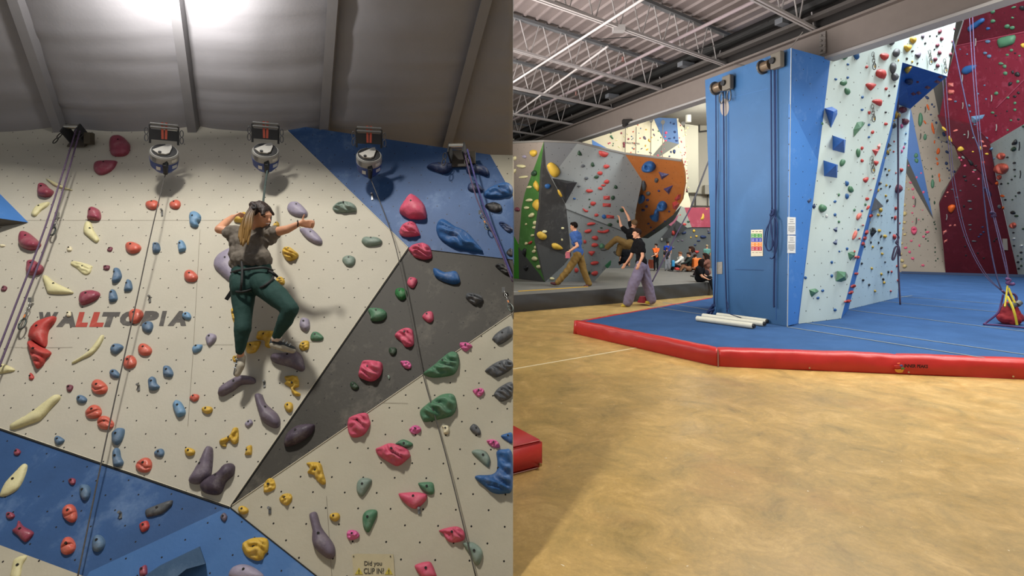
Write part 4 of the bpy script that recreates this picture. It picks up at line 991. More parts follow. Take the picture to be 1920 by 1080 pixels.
# far tan and red walls
tanm = mat('#95897a', .7, .08, 20, .06, 1, dots=(.5, .5, .014), spec=.2)
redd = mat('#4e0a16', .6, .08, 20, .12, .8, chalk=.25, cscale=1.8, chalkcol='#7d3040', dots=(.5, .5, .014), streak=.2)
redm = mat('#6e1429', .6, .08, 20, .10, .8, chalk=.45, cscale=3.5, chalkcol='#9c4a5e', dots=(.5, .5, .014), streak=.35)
redu = mat('#5c1023', .6, .08, 20, .10, .8, chalk=.45, cscale=3.5, chalkcol='#8c3c50', dots=(.5, .5, .014), streak=.35)  # darker copy of the middle red: overhang shade put into the colour
T0, T1_, T2, T3 = W(1687, 510, Z=MT), W(1773, 512, Z=MT), W(1909, 516, Z=MT), W(1924, 519.5, Z=MT)
P3 = Plane(T0, T1_, W(1773, 250, Y=T1_.y))
P4 = Plane(T1_, T2, W(1823, 243, Y=T2.y-1.2))
P5 = Plane(T2, W(1855, 271, Y=T2.y-1.2), W(1924, 520, Y=T2.y-1.0))
P6 = Plane(W(1760, 225, Y=22.0), W(1855, 271, Y=20.4), W(1793, 85, Y=20.8))
e6 = P6.P(1920, 60)
P7 = Plane(P6.P(1793, 85), e6, W(1870, -10, Y=18.6))
tw = empty('climbing_wall', T1_, 'far tan climbing wall with a narrow blue wedge behind the mint wall', 'climbing wall')
facet(P3, [(1670, 510), (1773, 512), (1760, 383), (1766, 360), (1803, 310), (1790, 275), (1752, 258), (1762, 225), (1751, 165), (1700, 205), (1670, 260)], tanm, 'tan_panel', tw, .2)
facet(P3, [(1752, 258), (1762, 225), (1790, 275), (1777, 268)], mat('#7f7668', .7), 'tan_side_panel', tw, .19)
def over(pl, px, m, name, parent, off=.02): return slab(pl, [pl.P(x, y, off) for x, y in px], m, name, parent, .04)
over(P3, [(1706, 195), (1749, 408), (1738, 392), (1700, 295), (1700, 225)], mat('#2c5a94', .5, .06, 30, .1, 1), 'blue_wedge', tw)
over(P3, [(1699, 292), (1747, 402), (1750, 410), (1744, 402), (1696, 318)], mat('#3b3833', .6), 'dark_wedge', tw, .03)
gpan = mat('#47423c', .7, .05, 20, .1, 1)
facet(P3, [(1750, 165), (1762, 222), (1776, 150), (1790, 84), (1805, 40), (1792, 25), (1776, 143)], gpan, 'grey_panel', tw, .15)
rw = empty('climbing_wall', T2, 'huge dark red climbing wall with a leaning upper section', 'climbing wall')
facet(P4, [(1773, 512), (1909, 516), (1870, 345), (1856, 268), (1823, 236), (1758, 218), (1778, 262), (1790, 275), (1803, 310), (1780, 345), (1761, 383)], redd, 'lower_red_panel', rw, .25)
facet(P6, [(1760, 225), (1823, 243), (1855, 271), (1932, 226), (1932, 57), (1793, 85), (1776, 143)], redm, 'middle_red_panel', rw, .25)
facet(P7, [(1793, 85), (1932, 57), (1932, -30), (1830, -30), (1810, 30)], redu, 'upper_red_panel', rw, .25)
gw = empty('climbing_wall', T3, 'mint grey climbing wall past the dark red wall with red rings on it', 'climbing wall')
facet(P5, [(1909, 516), (1855, 271), (1935, 224), (1935, 526)], mat('#b3bfbc', .7, .05, 20, .06, 1, dots=(.5, .5, .014)), 'mint_panel', gw, .2)
for pl, a, b, m in ((P6, (1793, 86), (1925, 59), mat('#8c3a4c', .6)), (P6, (1868, 262-60), (1920, 150), mat('#8c3a4c', .6)), (P4, (1780, 262), (1860, 345), mat('#3a0812', .6))):
    link('panel_joint', tube([pl.P(*a, .01), pl.P(*b, .01)], .02, 6, smooth=False), m, rw)
struct('baseboard_right', mk([W(1690, 513, Z=MT), W(1930, 520, Z=MT), W(1930, 520, Z=MT)+V((0, 0, .1)), W(1690, 513, Z=MT)+V((0, 0, .1))], [(0, 1, 2, 3)]), mat('#2b3a55', .7))
# ---------------------------------------------------------------- boulder wall
gq, hq = W(1022, 529, Z=GH), W(1115, 527, Z=GH)
MN = Plane(gq, hq, W(1180, 290, Y=15.3))
LT = Plane(MN.P(1020, 265), MN.P(1022, 529), W(950, 430, Y=17.3))
OR = Plane(MN.P(1172, 289), MN.P(1204, 338), W(1281, 302, Y=13.8))
bw = empty('climbing_wall', gq, 'faceted grey boulder wall with green, black and orange panels over grey mats', 'climbing wall')
gry = mat('#8b8f8d', .7, .10, 30, .06, 1.5, dots=(.36, .36, .010), spec=.25)
gry2 = mat('#7c807f', .7, .10, 30, .06, 1.5, dots=(.36, .36, .010), spec=.25)  # darker copy of the grey: shading below the crease put into the colour
facet(LT, [(905, 269), (1020, 265), (984, 362), (978, 390), (973, 460), (955, 425), (905, 300)], mat('#857a70', .7, .1, 30, .06, 2, dots=(.36, .36, .010)), 'tan_panel', bw, .2)
facet(LT, [(1020, 265), (1022, 529), (1010, 512), (985, 480), (972, 463), (978, 390), (984, 362)], mat('#3c6a2c', .65, .1, 30, .15, 3, chalk=.25, cscale=3, chalkcol='#6f8f60', streak=.3), 'green_panel', bw, .2)
facet(LT, [(972, 463), (985, 480), (1010, 512), (1022, 529), (973, 522)], mat('#3a3b3a', .65, .1, 30, .1, 3), 'dark_panel', bw, .2)
facet(LT, [(905, 300), (955, 425), (972, 463), (973, 523), (905, 515)], mat('#2f7a14', .6, .05, 30, .08, 3), 'green_panel', bw, .2)
facet(MN, [(1020, 265), (1083, 268), (1048, 314), (1034, 335), (1024, 315)], mat('#6f7172', .7, .1, 30, .06, 2, dots=(.36, .36, .010)), 'grey_panel', bw, .2)  # shaded facet on the same plane, its shade painted as darker grey
facet(MN, [(1083, 268), (1172, 289), (1204, 338), (1192, 395), (1186, 441), (1062, 392), (1059, 381), (1034, 335), (1048, 314)], gry, 'grey_panel', bw, .2)
facet(MN, [(1062, 392), (1186, 441), (1166, 470), (1115, 527), (1022, 529), (1056, 498), (1071, 480)], gry2, 'grey_panel', bw, .2)
facet(MN, [(1020, 265), (1024, 315), (1034, 335), (1059, 381), (1062, 392), (1071, 480), (1063, 480), (1006, 456), (1006, 440), (1013, 390)], mat('#3a3a39', .6, .12, 30, .15, 3, chalk=.35, cscale=4, chalkcol='#75756f', streak=.3), 'black_panel', bw, .2)
facet(MN, [(1006, 456), (1063, 480), (1071, 480), (1056, 498), (1022, 529)], mat('#4b4c4b', .65, .1, 30, .08, 3), 'dark_panel', bw, .2)
link('panel_joint', tube([MN.P(1062, 392, .01), MN.P(1184, 440, .01)], .012, 6, smooth=False), mat('#4a4d4c', .7), bw)
orr = mat('#a3602c', .6, .08, 30, .10, 2, chalk=.16, cscale=3, chalkcol='#b98a66', dots=(.36, .36, .010))
facet(OR, [(1172, 289), (1277, 302), (1283, 325), (1284, 345), (1279, 376), (1262, 403), (1225, 431), (1203, 446), (1190, 444), (1192, 395), (1204, 338)], orr, 'orange_panel', bw, .07)
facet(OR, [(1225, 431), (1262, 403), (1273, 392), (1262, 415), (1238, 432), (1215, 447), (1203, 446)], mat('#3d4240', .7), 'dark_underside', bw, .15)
link('top_ledge', tube([LT.P(940, 268), MN.P(1020, 264.5), MN.P(1083, 267), MN.P(1172, 288), OR.P(1277, 301)], .03, 6, smooth=False), mat('#7d7a74', .7), bw)
tag(poly_px([(1135, 499), (1139, 503.5), (1145, 497), (1146, 489)], MN, mat('#24593a', .6), 'green_prop_board', None, .08, .05), 'small green board under the lower grey edge of the boulder wall', 'board')
# black pyramid volume on the boulder wall
v4 = [MN.P(1035, 334), MN.P(1082, 342), MN.P(1060, 382), MN.P(1046, 356), MN.P(1062, 344, .55)]
solid('climbing_volume', v4, [(0, 1, 4), (1, 2, 4), (2, 3, 4), (3, 0, 4)], mat('#2b2b2c', .5, .1, 20, .15, 4, chalk=.3, cscale=5, chalkcol='#77777a'), 'big black faceted volume beside the large yellow hold on the boulder wall', 'climbing volume')
# ---------------------------------------------------------------- things beyond the boulder wall
struct('wall_back', mk([(-8, 30, 0), (26, 30, 0), (26, 30, 13), (-8, 30, 13)], [(0, 1, 2, 3)]), mat('#b9b4a4', .8, .1, 5, .04, 1))
struct('ceiling_far', mk([(-8, 17.5, 8.1), (13, 17.5, 8.1), (13, 30.2, 8.1), (-8, 30.2, 8.1)], [(0, 1, 2, 3)]), mat('#a9a69c', .7, .1, 3, .1, 1))
fw = empty('climbing_wall', V((5, 27, GH)), 'distant bright cream climbing wall seen over the top of the boulder wall', 'climbing wall')
FP = Plane(V((0, 27, 0)), V((5, 27, 0)), V((0, 27, 5)))
crm = mat('#c2baa0', .7, .05, 20, .04, 1)
facet(FP, [(1060, 280), (1060, 225), (1272, 222), (1274, 300), (1300, 400), (1060, 400)], crm, 'cream_panel', fw, .3)
FB = Plane(V((7.3, 26.9, 0)), V((8.6, 25.6, 0)), V((7.3, 26.9, 5)))
over(FP, [(1225, 220), (1269, 222), (1273, 270), (1247, 264), (1236, 245)], mat('#39577f', .6), 'blue_panel', fw, .03)
over(FP, [(1247, 264), (1273, 270), (1238, 293), (1224, 291)], mat('#55564f', .6), 'dark_panel', fw, .03)
over(FP, [(1110, 262), (1140, 279), (1111, 273)], mat('#4a77b5', .6), 'blue_panel', fw, .02)
over(FP, [(1269, 224), (1273, 270), (1238, 293), (1284, 365), (1286, 362), (1289, 330), (1283, 240)], mat('#aca48d', .7), 'cream_side_panel', fw, .015)
facet(FP, [(1284, 232), (1309, 236), (1310, 361), (1284, 361)], mat('#8f8c7c', .7), 'grey_end_panel', fw, .6)
text_px('WALLTOPIA', [(1169, 265.5), (1200, 268), (1200, 271.5), (1169, 269)], FP, mat('#5f5b58', .8), 'painted_lettering', fw, .02, .04)
for i, x in enumerate((1173, 1193, 1221, 1243)): rope([FP.P(x, 224 if x > 1210 else 238, .3), FP.P(x-1, 290, .3), FP.P(x-1, 330, .3)], .02, mat('#6b665c', .8), ('first', 'second', 'third', 'fourth')[i]+' thin rope counting from the blue triangle end of the distant cream wall')
for x, y in ((1221, 225), (1243, 229), (1281, 231)): tag(link('auto_belay', join([cone(FP.P(x, y, .45), FP.P(x, y, .7), .09, .1, 14), cone(FP.P(x, y+3, .45), FP.P(x, y+3, .6), .06, .06, 10)]), mat('#4c4a46', .6)), {1221: 'tiny distant auto-belay on the cream wall', 1243: 'tiny distant auto-belay on the blue panel', 1281: 'tiny distant auto-belay at the grey end of the cream wall'}[x], 'auto belay')
BKP = Plane(V((0, 29.9, 0)), V((5, 29.9, 0)), V((0, 29.9, 5)))
tag(link('vent_pipe', cone(W(1290.5, 216, Y=26), W(1290.5, 229, Y=26), .14, .14, 12), mat('#aaa89e', .6)), 'short white vent pipe above the grey end panel', 'pipe')
tag(link('wall_conduit', join([cone(BKP.P(1311, 222, .1), BKP.P(1311, 247, .1), .04, .04, 8), cone(BKP.P(1311, 247, .1), BKP.P(1340, 244, .1), .04, .04, 8)]), mat('#3c3b38', .6)), 'dark conduit bent across the white back wall', 'pipe')
hr = empty('hand_railing', BKP.P(1310, 385), 'dark metal balcony railing on the white back wall behind the pink band', 'railing')
for y in (364, 386): link('rail', cone(BKP.P(1280, y, .05), BKP.P(1345, y+1, .05), .035, .035, 8), mat('#4c4a44', .6), hr)
for x in (1283, 1291, 1304, 1327, 1334): link('post', cone(BKP.P(x, 360, .05), BKP.P(x, 390, .05), .035 if x > 1300 else .06, .035, 8), mat('#4c4a44', .6), hr)
tag(link('wall_speaker', box(BKP.P(1327, 356, .3), (.45, .4, .5)), mat('#9a968a', .6)), 'square pale speaker box on the back wall beside the pillar', 'speaker')
FG = Plane(V((5, 24, 0)), V((8, 24, 0)), V((5, 24, 5)))
ft = empty('climbing_wall', V((8, 24, GH)), 'low grey and pink boulder wall behind the seated people', 'climbing wall')
grd = mat('#4f5352', .7, .1, 20, .08, 1)
facet(FG, [(1120, 506), (1345, 506), (1345, 424), (1294, 426), (1283, 392), (1262, 383), (1230, 395), (1215, 430), (1120, 440)], grd, 'grey_panel', ft, .3)
over(FG, [(1283, 389), (1345, 389), (1345, 426), (1297, 426)], mat('#963a4a', .65, .05, 10, .15, 2, chalk=.4, cscale=2, chalkcol='#b77a85', streak=.4), 'pink_panel', ft, .05)
over(FG, [(1266, 383), (1283, 389), (1297, 426), (1283, 428), (1268, 415)], mat('#85897f', .7), 'pale_panel', ft, .06)
over(FG, [(1268, 413), (1290, 428), (1274, 438), (1266, 430)], mat('#242526', .6), 'dark_panel', ft, .3)
over(FG, [(1240, 446), (1262, 420), (1258, 446)], mat('#222324', .6), 'dark_panel', ft, .3)
over(FG, [(1252, 420), (1273, 402), (1268, 414), (1258, 424)], mat('#8b4a5a', .65), 'pink_panel', ft, .2)
# climbing rope dropping from the far roof to the bag behind the walker
rope([W(1337, 280, Y=19), W(1318, 330, Y=18), W(1296, 388, Y=16.5)], .028, mat('#3d3b40', .8, .3, 60, .6, 30), 'black and white flecked rope slanting down in front of the back wall')
rope([W(1296, 388, Y=16.5), W(1270, 436, Y=15.3), W(1240, 495, Y=14), W(1223, 528, Y=13.3)], .018, mat('#3b2c44', .8), 'dark purple rope slanting down to the man in lavender trousers')
tag(link('rope_bag', join([cone(W(1207, 567, Y=13.4), W(1207, 556, Y=13.4), .16, .10, 14)]), mat('#8c1f2a', .7, .4, 9)), 'small red rope bag on the floor behind the lavender trousers', 'bag')
PL = dict(M=(P1, 'mint wall'), N=(P2, 'narrow mint panel'), X=(Plane(P1.P(1577, 597), P2.P(1591, 580), P2.P(1645, 360)), 'blue stripe'), V=(PV, 'blue overhang'), T=(P3, 'far tan wall'), R=(P4, 'dark red panel'), Q=(P6, 'middle red panel'), U=(P7, 'upper red panel'), K=(P5, 'mint grey wall'), S=(PSf, 'blue pillar side'), B=(MN, 'grey boulder wall'), L=(LT, 'green boulder panels'), O=(OR, 'orange boulder panel'), F=(FP, 'distant cream wall'), G=(FG, 'low pink wall'))
block(1500, 60, 6, """
M green s | e 503 275 33 38 ; e 488 573 36 34 ; e 530 667 30 42 -30 ; e 247 1030 14 18
M blue s | 640,205 680,195 675,230 655,255 662,290 635,315 610,290 600,245 ; e 538 365 14 ; e 402 532 15 ; e 537 513 15 ; e 702 733 14 18 ; e 698 875 15 ; e 775 1045 14
M red s | e 750 393 16 19 ; 897,255 940,237 988,250 985,300 950,320 915,300 ; 865,425 935,422 960,460 945,530 855,495 ; 735,590 780,572 845,585 845,610 795,660 760,630 ; e 968 638 16 19 ; 808,775 860,755 915,765 912,820 895,835 830,800 ; e 778 908 16 20 ; e 980 105 24 32
M black s | e 965 903 12 ; e 1003 715 12 14 ; e 1065 608 10 16 ; e 1325 15 10 ; e 1408 125 10 13 ; e 1265 213 12 ; e 1202 300 11 15 ; e 1320 355 8 12
M grey s .4 | e 1080 235 36 52 ; e 1042 405 36 60 ; e 1062 505 36 50 ; e 1030 105 30 50
M yellow s .4 | 1240,60 1300,55 1298,110 1270,135 1238,100 ; 1172,150 1240,140 1240,195 1205,228 1175,195 ; e 1262 335 10 14 ; e 1107 320 8 14
M purple s | 1295,250 1355,228 1350,270 1330,298 1300,270 ; 1362,45 1392,25 1395,60 1380,78
M green f .3 | 640,1015 700,1005 733,1020 725,1040 610,1178 592,1190 600,1100
X yellow s .5 | e 1045 840 9 14 ; 1050,890 1085,905 1080,965 1055,975 ; e 1032 995 16 22
X grey s .5 | e 1035 1050 18 34
N maroon s | e 1150 875 40 38 ; e 1180 1010 35 36
""", True, PL)
block(1500, 230, 6, """
M blue s | e 775 25 14 ; e 775 163 14 ; 512,655 545,665 545,700 527,715 510,700 ; 512,800 545,805 545,845 527,860 510,845 ; e 393 887 16 ; e 393 1037 16 ; e 697 993 13
M navy f .5 | 128,940 165,908 180,945 156,975
S navy f .4 | 70,880 125,845 130,880 90,915
M red s | e 815 107 17 22 ; e 697 287 17 20 ; e 697 428 17 20 ; 820,432 885,435 855,487 ; 705,635 765,610 760,650 735,678 ; e 755 858 22 18 ; e 765 955 14 27 30 ; e 965 15 20 18 -30
M red f .5 | 808,305 900,290 850,378
M salmon f .5 | 868,260 905,230 900,295 875,290 ; 630,1078 650,1035 685,1010 680,1050 650,1085
M green s | e 653 338 24 48 ; e 475 450 26 46 20 ; e 568 750 27 42 -30 ; e 437 812 13 17 ; e 735 922 12 16 ; e 612 983 13 17
M green s .6 | e 250 962 38 46
M white s | e 300 1050 12 22
X black f .6 | 945,310 968,205 1015,255
X yellow s | e 975 330 15 25 ; e 938 393 12 18
N yellow s | e 990 178 9 14 ; e 1012 308 8 10 ; e 1000 538 9 14 ; e 970 705 10 14 ; e 965 822 11 15 ; e 903 683 12 16 ; e 873 762 14 20 ; e 903 983 18 26 ; e 880 1040 13 16
N black s | e 960 522 10 13 ; e 992 355 8 12 ; e 978 587 10 14 ; e 910 743 10 11 ; e 1010 718 9 16 20 ; e 980 878 11 18 20
X grey f .4 | 832,750 865,660 940,625 905,665 870,720 ; 790,1000 835,830 858,900 850,985
N red s | e 1058 213 7 12 ; e 1052 327 8 13 ; e 1078 567 7 12 ; 1120,515 1152,515 1150,545 1132,558 ; e 1075 965 12 22 ; e 1070 1065 12 20 ; e 1100 1015 7 12
X red s | e 837 628 10 9 ; e 865 660 12 14 ; e 830 790 20 14 ; e 805 755 8 ; e 790 1048 26 18 -20
N hotpink s | e 1140 40 12 24 ; e 1143 322 9 20 ; e 1165 280 8 18
N maroon s .4 | e 1100 745 32 50
N sky s | e 1190 122 9 14 ; e 1182 232 9 16
""", True, PL)
block(1500, 400, 4.908, """
M blue s | e 322 12 13 14 ; e 433 326 12 14 ; e 292 450 12 14 ; e 292 575 13 15 ; e 208 711 13 ; e 165 778 13 ; e 322 888 14 ; e 537 150 10 ; e 362 350 9 ; e 50 592 12 14
M navy f .5 | 303,145 345,122 342,170 325,172 ; 300,268 345,235 340,290 322,292
M green s | e 358 78 10 14
M green f .4 | 440,362 475,352 508,362 505,390 463,437 450,415 ; 83,703 140,690 175,715 107,773 95,750
M green f .35 | 303,545 345,530 422,540 446,580 425,615 380,632 328,625
M salmon s | e 502 200 15 48 22 ; e 540 28 18 38 25 ; e 502 350 8 12
X red s | e 648 22 25 14 -20 ; e 583 110 8 ; e 607 175 13 24 30 ; e 590 228 13 22 30 ; e 572 280 13 20 30 ; e 553 232 10 ; e 523 403 20 14 -15 ; e 518 555 20 12 -15 ; e 485 670 22 14 -30 ; e 465 728 22 13 -35 ; e 438 808 28 14 -15
N red s | e 873 45 9 20 ; e 866 217 14 24 ; e 842 538 8 11 ; e 890 486 6 11 ; e 898 617 6 12 ; e 835 716 8 10 ; e 918 92 5 8
N black f .6 | 640,150 665,130 692,135 690,175 660,222 645,190
N yellow s | e 728 160 12 16 ; e 780 212 14 18 ; e 668 310 9 12 ; e 755 373 10 13 ; e 660 508 9 13 ; e 748 560 9 13 ; e 773 638 10 13 ; e 690 716 9 12 ; e 718 15 12 ; e 636 83 8 10
N black s | e 617 72 8 11 ; e 593 305 9 11 ; e 562 336 8 11 ; e 568 462 9 11 ; e 580 615 9 12 ; e 635 658 9 11 ; e 750 20 7 ; e 847 40 9 8 ; e 828 177 8 ; e 745 212 8 16 20 ; e 748 318 9 14 30 ; e 783 448 7 ; e 812 540 8 12 ; e 765 607 9 12 ; e 652 268 6 12 ; e 722 270 6 12
""", True, PL)
block(1680, 340, 6, """
T pink s | e 165 14 20 12 ; e 190 88 18 13 ; e 195 182 13 20 ; e 202 280 14 11 ; e 298 323 9 7 ; e 183 355 12 10 ; e 255 432 8 ; e 187 455 8 6 ; 330,565 375,560 372,578 345,588 ; e 310 622 15 14 ; e 172 670 16 12 ; e 263 722 11 16 ; e 108 748 20 14 ; e 153 795 16 ; e 187 868 20 15 ; e 303 945 20 13 ; e 308 122 16 18
T pink d .5 | e 202 553 34 50
T tan s .5 | e 113 10 9 ; e 143 88 9 12 ; e 95 265 16 18 ; e 97 365 25 ; e 95 462 20 15 ; e 75 535 14 ; e 98 598 18 14 ; e 63 698 16 14 ; e 57 820 14 16 ; e 68 893 22 20 ; e 97 955 26 20
T darkgreen s | e 303 427 9 ; e 333 545 9 11 ; e 335 597 9 ; e 335 647 9 ; e 360 670 9 ; e 440 745 9 10 ; e 440 795 9 11 ; e 470 870 9 ; e 447 893 9 ; e 428 460 9 11 ; e 437 484 9 ; e 448 533 9 11 ; e 375 205 8 18 ; e 433 240 9 22
T green s | e 410 35 19 45
R orange s .5 | 585,285 625,262 665,272 660,310 628,355 600,345 585,320
R salmon f .4 | e 610 498 16 10 -30 ; e 662 495 14 11 -30 ; 528,565 568,545 572,570 532,600 ; 540,670 578,650 575,675 542,695 ; e 580 125 14 9 -30 ; e 555 170 10 7
R grey s | e 635 90 20 7 ; e 828 222 26 10 ; e 838 312 22 9 ; e 832 490 22 8 ; e 835 543 14 8 ; e 877 673 26 9 ; e 688 182 16 10 ; e 725 105 14 8 ; e 870 40 16 7 ; e 895 57 14 7 ; e 1162 285 24 22
R navy s | e 975 515 14 9 ; e 985 570 16 9 ; e 955 597 18 9 ; e 932 623 14 9 ; 990,60 1040,90 1075,150 1050,185 1010,120
R black s | e 742 412 14 10 ; e 765 280 12 16 ; e 765 625 12 8 ; e 778 732 12 10 ; e 787 833 10 ; e 987 865 12 10 ; e 922 808 10 ; e 1105 670 12 ; e 1130 645 12
K coral d .16 | e 1317 497 38 36
K black s | e 1322 578 12 9 ; e 1328 725 14 9 ; e 1230 208 14 11 ; e 1185 28 11 ; e 1375 908 12 ; e 1383 982 12 ; e 1410 800 13 12 ; e 1318 352 26 20 ; e 1385 128 18 14
K darkgreen s | e 1262 22 9 ; e 1348 165 9 ; e 1310 207 11 8 ; e 1355 390 22 14 ; e 1370 838 11 8 ; e 1412 873 11 ; e 1412 950 11 ; e 1432 535 12
K white s | e 1325 645 18 14 ; e 1410 725 18 14
K orange s | e 1200 165 24 12 20 ; e 1135 25 16 34 ; e 1208 300 9 18
""", True, PL)
block(1680, 170, 6, """
K coral d .16 | e 1184 737 45 42 ; e 1190 878 74 68 ; e 1163 975 28 27
K black s | 1300,605 1335,560 1350,545 1368,580 1345,610 ; e 1253 750 15 10 ; e 1333 813 17 12 ; e 1335 888 15 10 ; e 1303 1000 12 9 ; e 1185 1050 13 10
K darkgreen s | e 1328 657 26 24 -30 ; e 1262 1043 9 ; e 1340 962 10 ; e 1435 400 14
K sky s | e 1075 655 14 18 ; e 1103 762 9
Q sky f .5 | 845,290 1000,268 975,310 930,340 880,370 850,350
Q green s | e 1128 30 24 20 ; e 1257 77 22 13 ; e 1338 140 18 16 ; e 1337 215 18 14 ; e 1087 247 22 13 ; e 1293 334 14 12 ; e 1255 443 13 11
Q black s | e 1377 23 18 15 ; e 1335 65 22 13 ; e 1378 323 15 12 ; e 1122 280 13 10 ; e 1250 230 10 ; e 1410 425 12 10
Q orange s | 680,360 720,345 810,375 815,402 770,400 690,380
Q slate s | e 668 122 16 12 ; e 823 168 14 16 ; e 833 235 12 ; e 1013 95 12 10 ; e 923 35 13 10 ; e 935 475 24 16 ; e 1015 537 22 18 ; e 885 383 16 10
Q salmon s .5 | e 605 100 24 16 ; 590,0 650,-5 655,20 620,42 592,30
R yellow s | e 540 430 16 32 -45 ; e 610 545 16 38 -20 ; 690,650 730,625 770,662 720,685 695,675 ; e 865 687 12 9 ; 920,620 970,635 972,665 930,670 ; e 1022 712 22 11
R salmon s | e 670 450 28 12 -15 ; e 968 572 26 13 30 ; e 1000 625 24 12
R red s | e 985 808 20 16
R pink s | e 712 755 13 ; e 735 782 11 ; e 775 845 16 13 ; e 930 995 14 ; e 870 915 16 10
R black s | 805,770 850,790 875,830 840,840 820,810 ; e 900 845 14 10 ; e 770 965 24 12 ; e 785 1010 16 10
R sage s | e 770 495 14 8 ; e 870 530 14 9 ; e 755 752 22 12 30 ; e 885 895 18 9
T green s | e 275 325 28 75 ; e 327 522 19 36 ; e 413 1035 17 40
T orange s | e 415 425 15 65 -10 ; e 360 185 13 35 -20 ; e 325 355 10 24 -30 ; e 475 682 19 38 15 ; e 433 577 8 20 ; e 460 768 9 20 -30 ; e 468 820 14 18 ; e 485 955 10 28 ; e 492 1005 9 25
T navy s | e 350 78 26 16 45 ; e 405 155 12 ; e 428 182 10 ; e 393 270 12 10 ; e 412 335 7 ; e 453 360 14 ; e 570 575 12 ; e 575 690 26 14 40 ; e 567 818 18 20 ; e 577 873 11 ; e 598 895 11 ; e 653 912 18 15 ; e 598 983 8 ; e 480 528 10 ; e 512 578 8 ; e 520 632 6 ; e 540 490 18 28 -20
T darkgreen s | e 397 878 9 11 ; e 410 965 9 17 ; e 335 878 6 ; e 320 858 6 ; e 302 640 6 ; e 295 785 6 ; e 210 175 8 ; e 205 400 8 ; e 318 468 6
T green s .4 | e 225 730 24 28 ; e 230 787 22 30 -25
T pink s | e 173 637 8 ; e 198 608 8 ; e 218 580 8 ; e 140 843 15 16 ; e 172 908 8 16 ; e 190 880 7 ; e 282 928 15 12 ; e 232 975 13 17
N maroon f .6 | 30,185 75,175 108,205 100,235 60,258 ; 65,315 110,315 138,345 125,370 80,385
""", True, PL)
block(1680, 0, 6, """
M maroon s | e 492 355 20 27 ; e 513 437 18 25 ; e 465 510 20 24 ; e 488 595 20 26 ; e 440 668 20 27 ; e 467 740 20 24 ; e 540 242 30 14 ; e 635 200 22 12 ; e 655 325 9 14 ; e 630 467 9 13 ; e 613 612 17 22
M black s | e 245 370 10 14 ; e 382 405 9 11 ; e 328 488 11 14 ; e 183 575 14 13 ; e 122 660 12 14 ; e 432 555 9 11 ; e 242 713 9 12 ; e 437 780 7 ; e 458 405 8 12
V yellow w | 92,775 135,750 182,745 150,800 120,828 95,800
V navy s .4 | e 147 915 44 34
V maroon f .5 | e 243 923 18 12 ; 468,865 500,848 538,870 510,890 ; 425,920 460,897 503,922 470,943 ; 318,985 350,962 395,985 355,1008 ; 222,1045 255,1022 290,1050 250,1070 ; 165,1055 195,1035 230,1062 190,1078
U green s | e 1088 130 28 22 ; e 1090 238 30 20 ; e 1250 297 30 25 ; e 1308 313 28 22 ; e 1323 83 28 12 -20 ; e 1310 200 16 12
U blue s .3 | 805,325 815,300 870,260 960,205 995,212 985,250 850,350 815,345 ; e 1035 322 24 16 -15
U black s | 1385,90 1400,65 1440,70 1440,115 1410,110
Q green s .3 | 1140,450 1190,420 1335,392 1342,450 1310,500 1180,540 1150,510 ; e 1298 565 22 15 ; e 1252 617 18 14 ; e 1388 628 13 11 ; e 1180 715 28 16 ; e 1222 747 24 20 ; e 1230 825 26 20 ; e 1370 918 20 17
Q slate s | e 1033 468 28 20 ; e 1003 597 22 17 ; e 1048 633 24 22 ; e 800 610 11 9 ; e 720 555 9 ; e 995 960 12 9
Q blue s .3 | 740,790 780,745 905,730 870,790 800,835 745,825
Q black s | e 1340 598 13 9 ; e 1313 812 16 20 ; e 1365 835 32 26 ; e 1283 943 26 20 -30
Q yellow s | 1400,500 1440,485 1440,535 1415,530
Q salmon f .5 | 585,935 645,932 645,975 585,975 ; 590,1010 650,1012 648,1055 590,1058
""", True, PL)
block(960, 220, 6, """
L yellow s .4 | e 243 402 38 42 ; 265,710 300,760 305,810 290,832 240,770 ; 285,920 322,960 310,1070 235,1000 250,945
L lilac s | e 140 443 25 18
L pale s | e 105 550 48 20 8 ; e 130 672 50 15 -5 ; e 25 605 20 28 40 ; e 32 460 18 26 ; e 195 785 28 15 ; e 195 932 38 18 ; e 165 1018 28 18
L darkgreen s | e 250 628 32 33
L maroon s | e 60 1035 30 24
B yellow s .35 | 395,560 400,530 440,505 500,540 540,600 530,650 480,678 430,640 ; 510,820 550,805 595,880 545,895
B blue s | e 402 775 32 30 ; e 703 915 15 11
B darkgreen s | 755,370 790,430 735,420 ; 905,500 930,545 905,558 885,535 ; e 950 672 26 20 ; e 1167 785 20 22 ; e 1135 905 22 24 40 ; e 1240 1045 28 22 ; e 872 922 10 ; e 872 1010 10
B grey s | e 797 547 23 17 ; e 835 687 24 17 ; e 752 775 20 9
B red s | 975,385 1000,375 1078,398 1080,420 1050,450 990,430 ; e 1062 553 36 22 ; e 990 628 32 21 ; e 1065 725 28 26 ; e 1030 765 25 15 ; e 993 800 26 18 ; e 870 828 38 21 ; e 912 970 33 23 ; 795,1020 830,1040 860,1050 840,1068 810,1055
B red f .4 | 1028,885 1102,883 1102,928 1028,925 ; 1020,965 1112,970 1112,1010 1020,1005
""", True, PL)
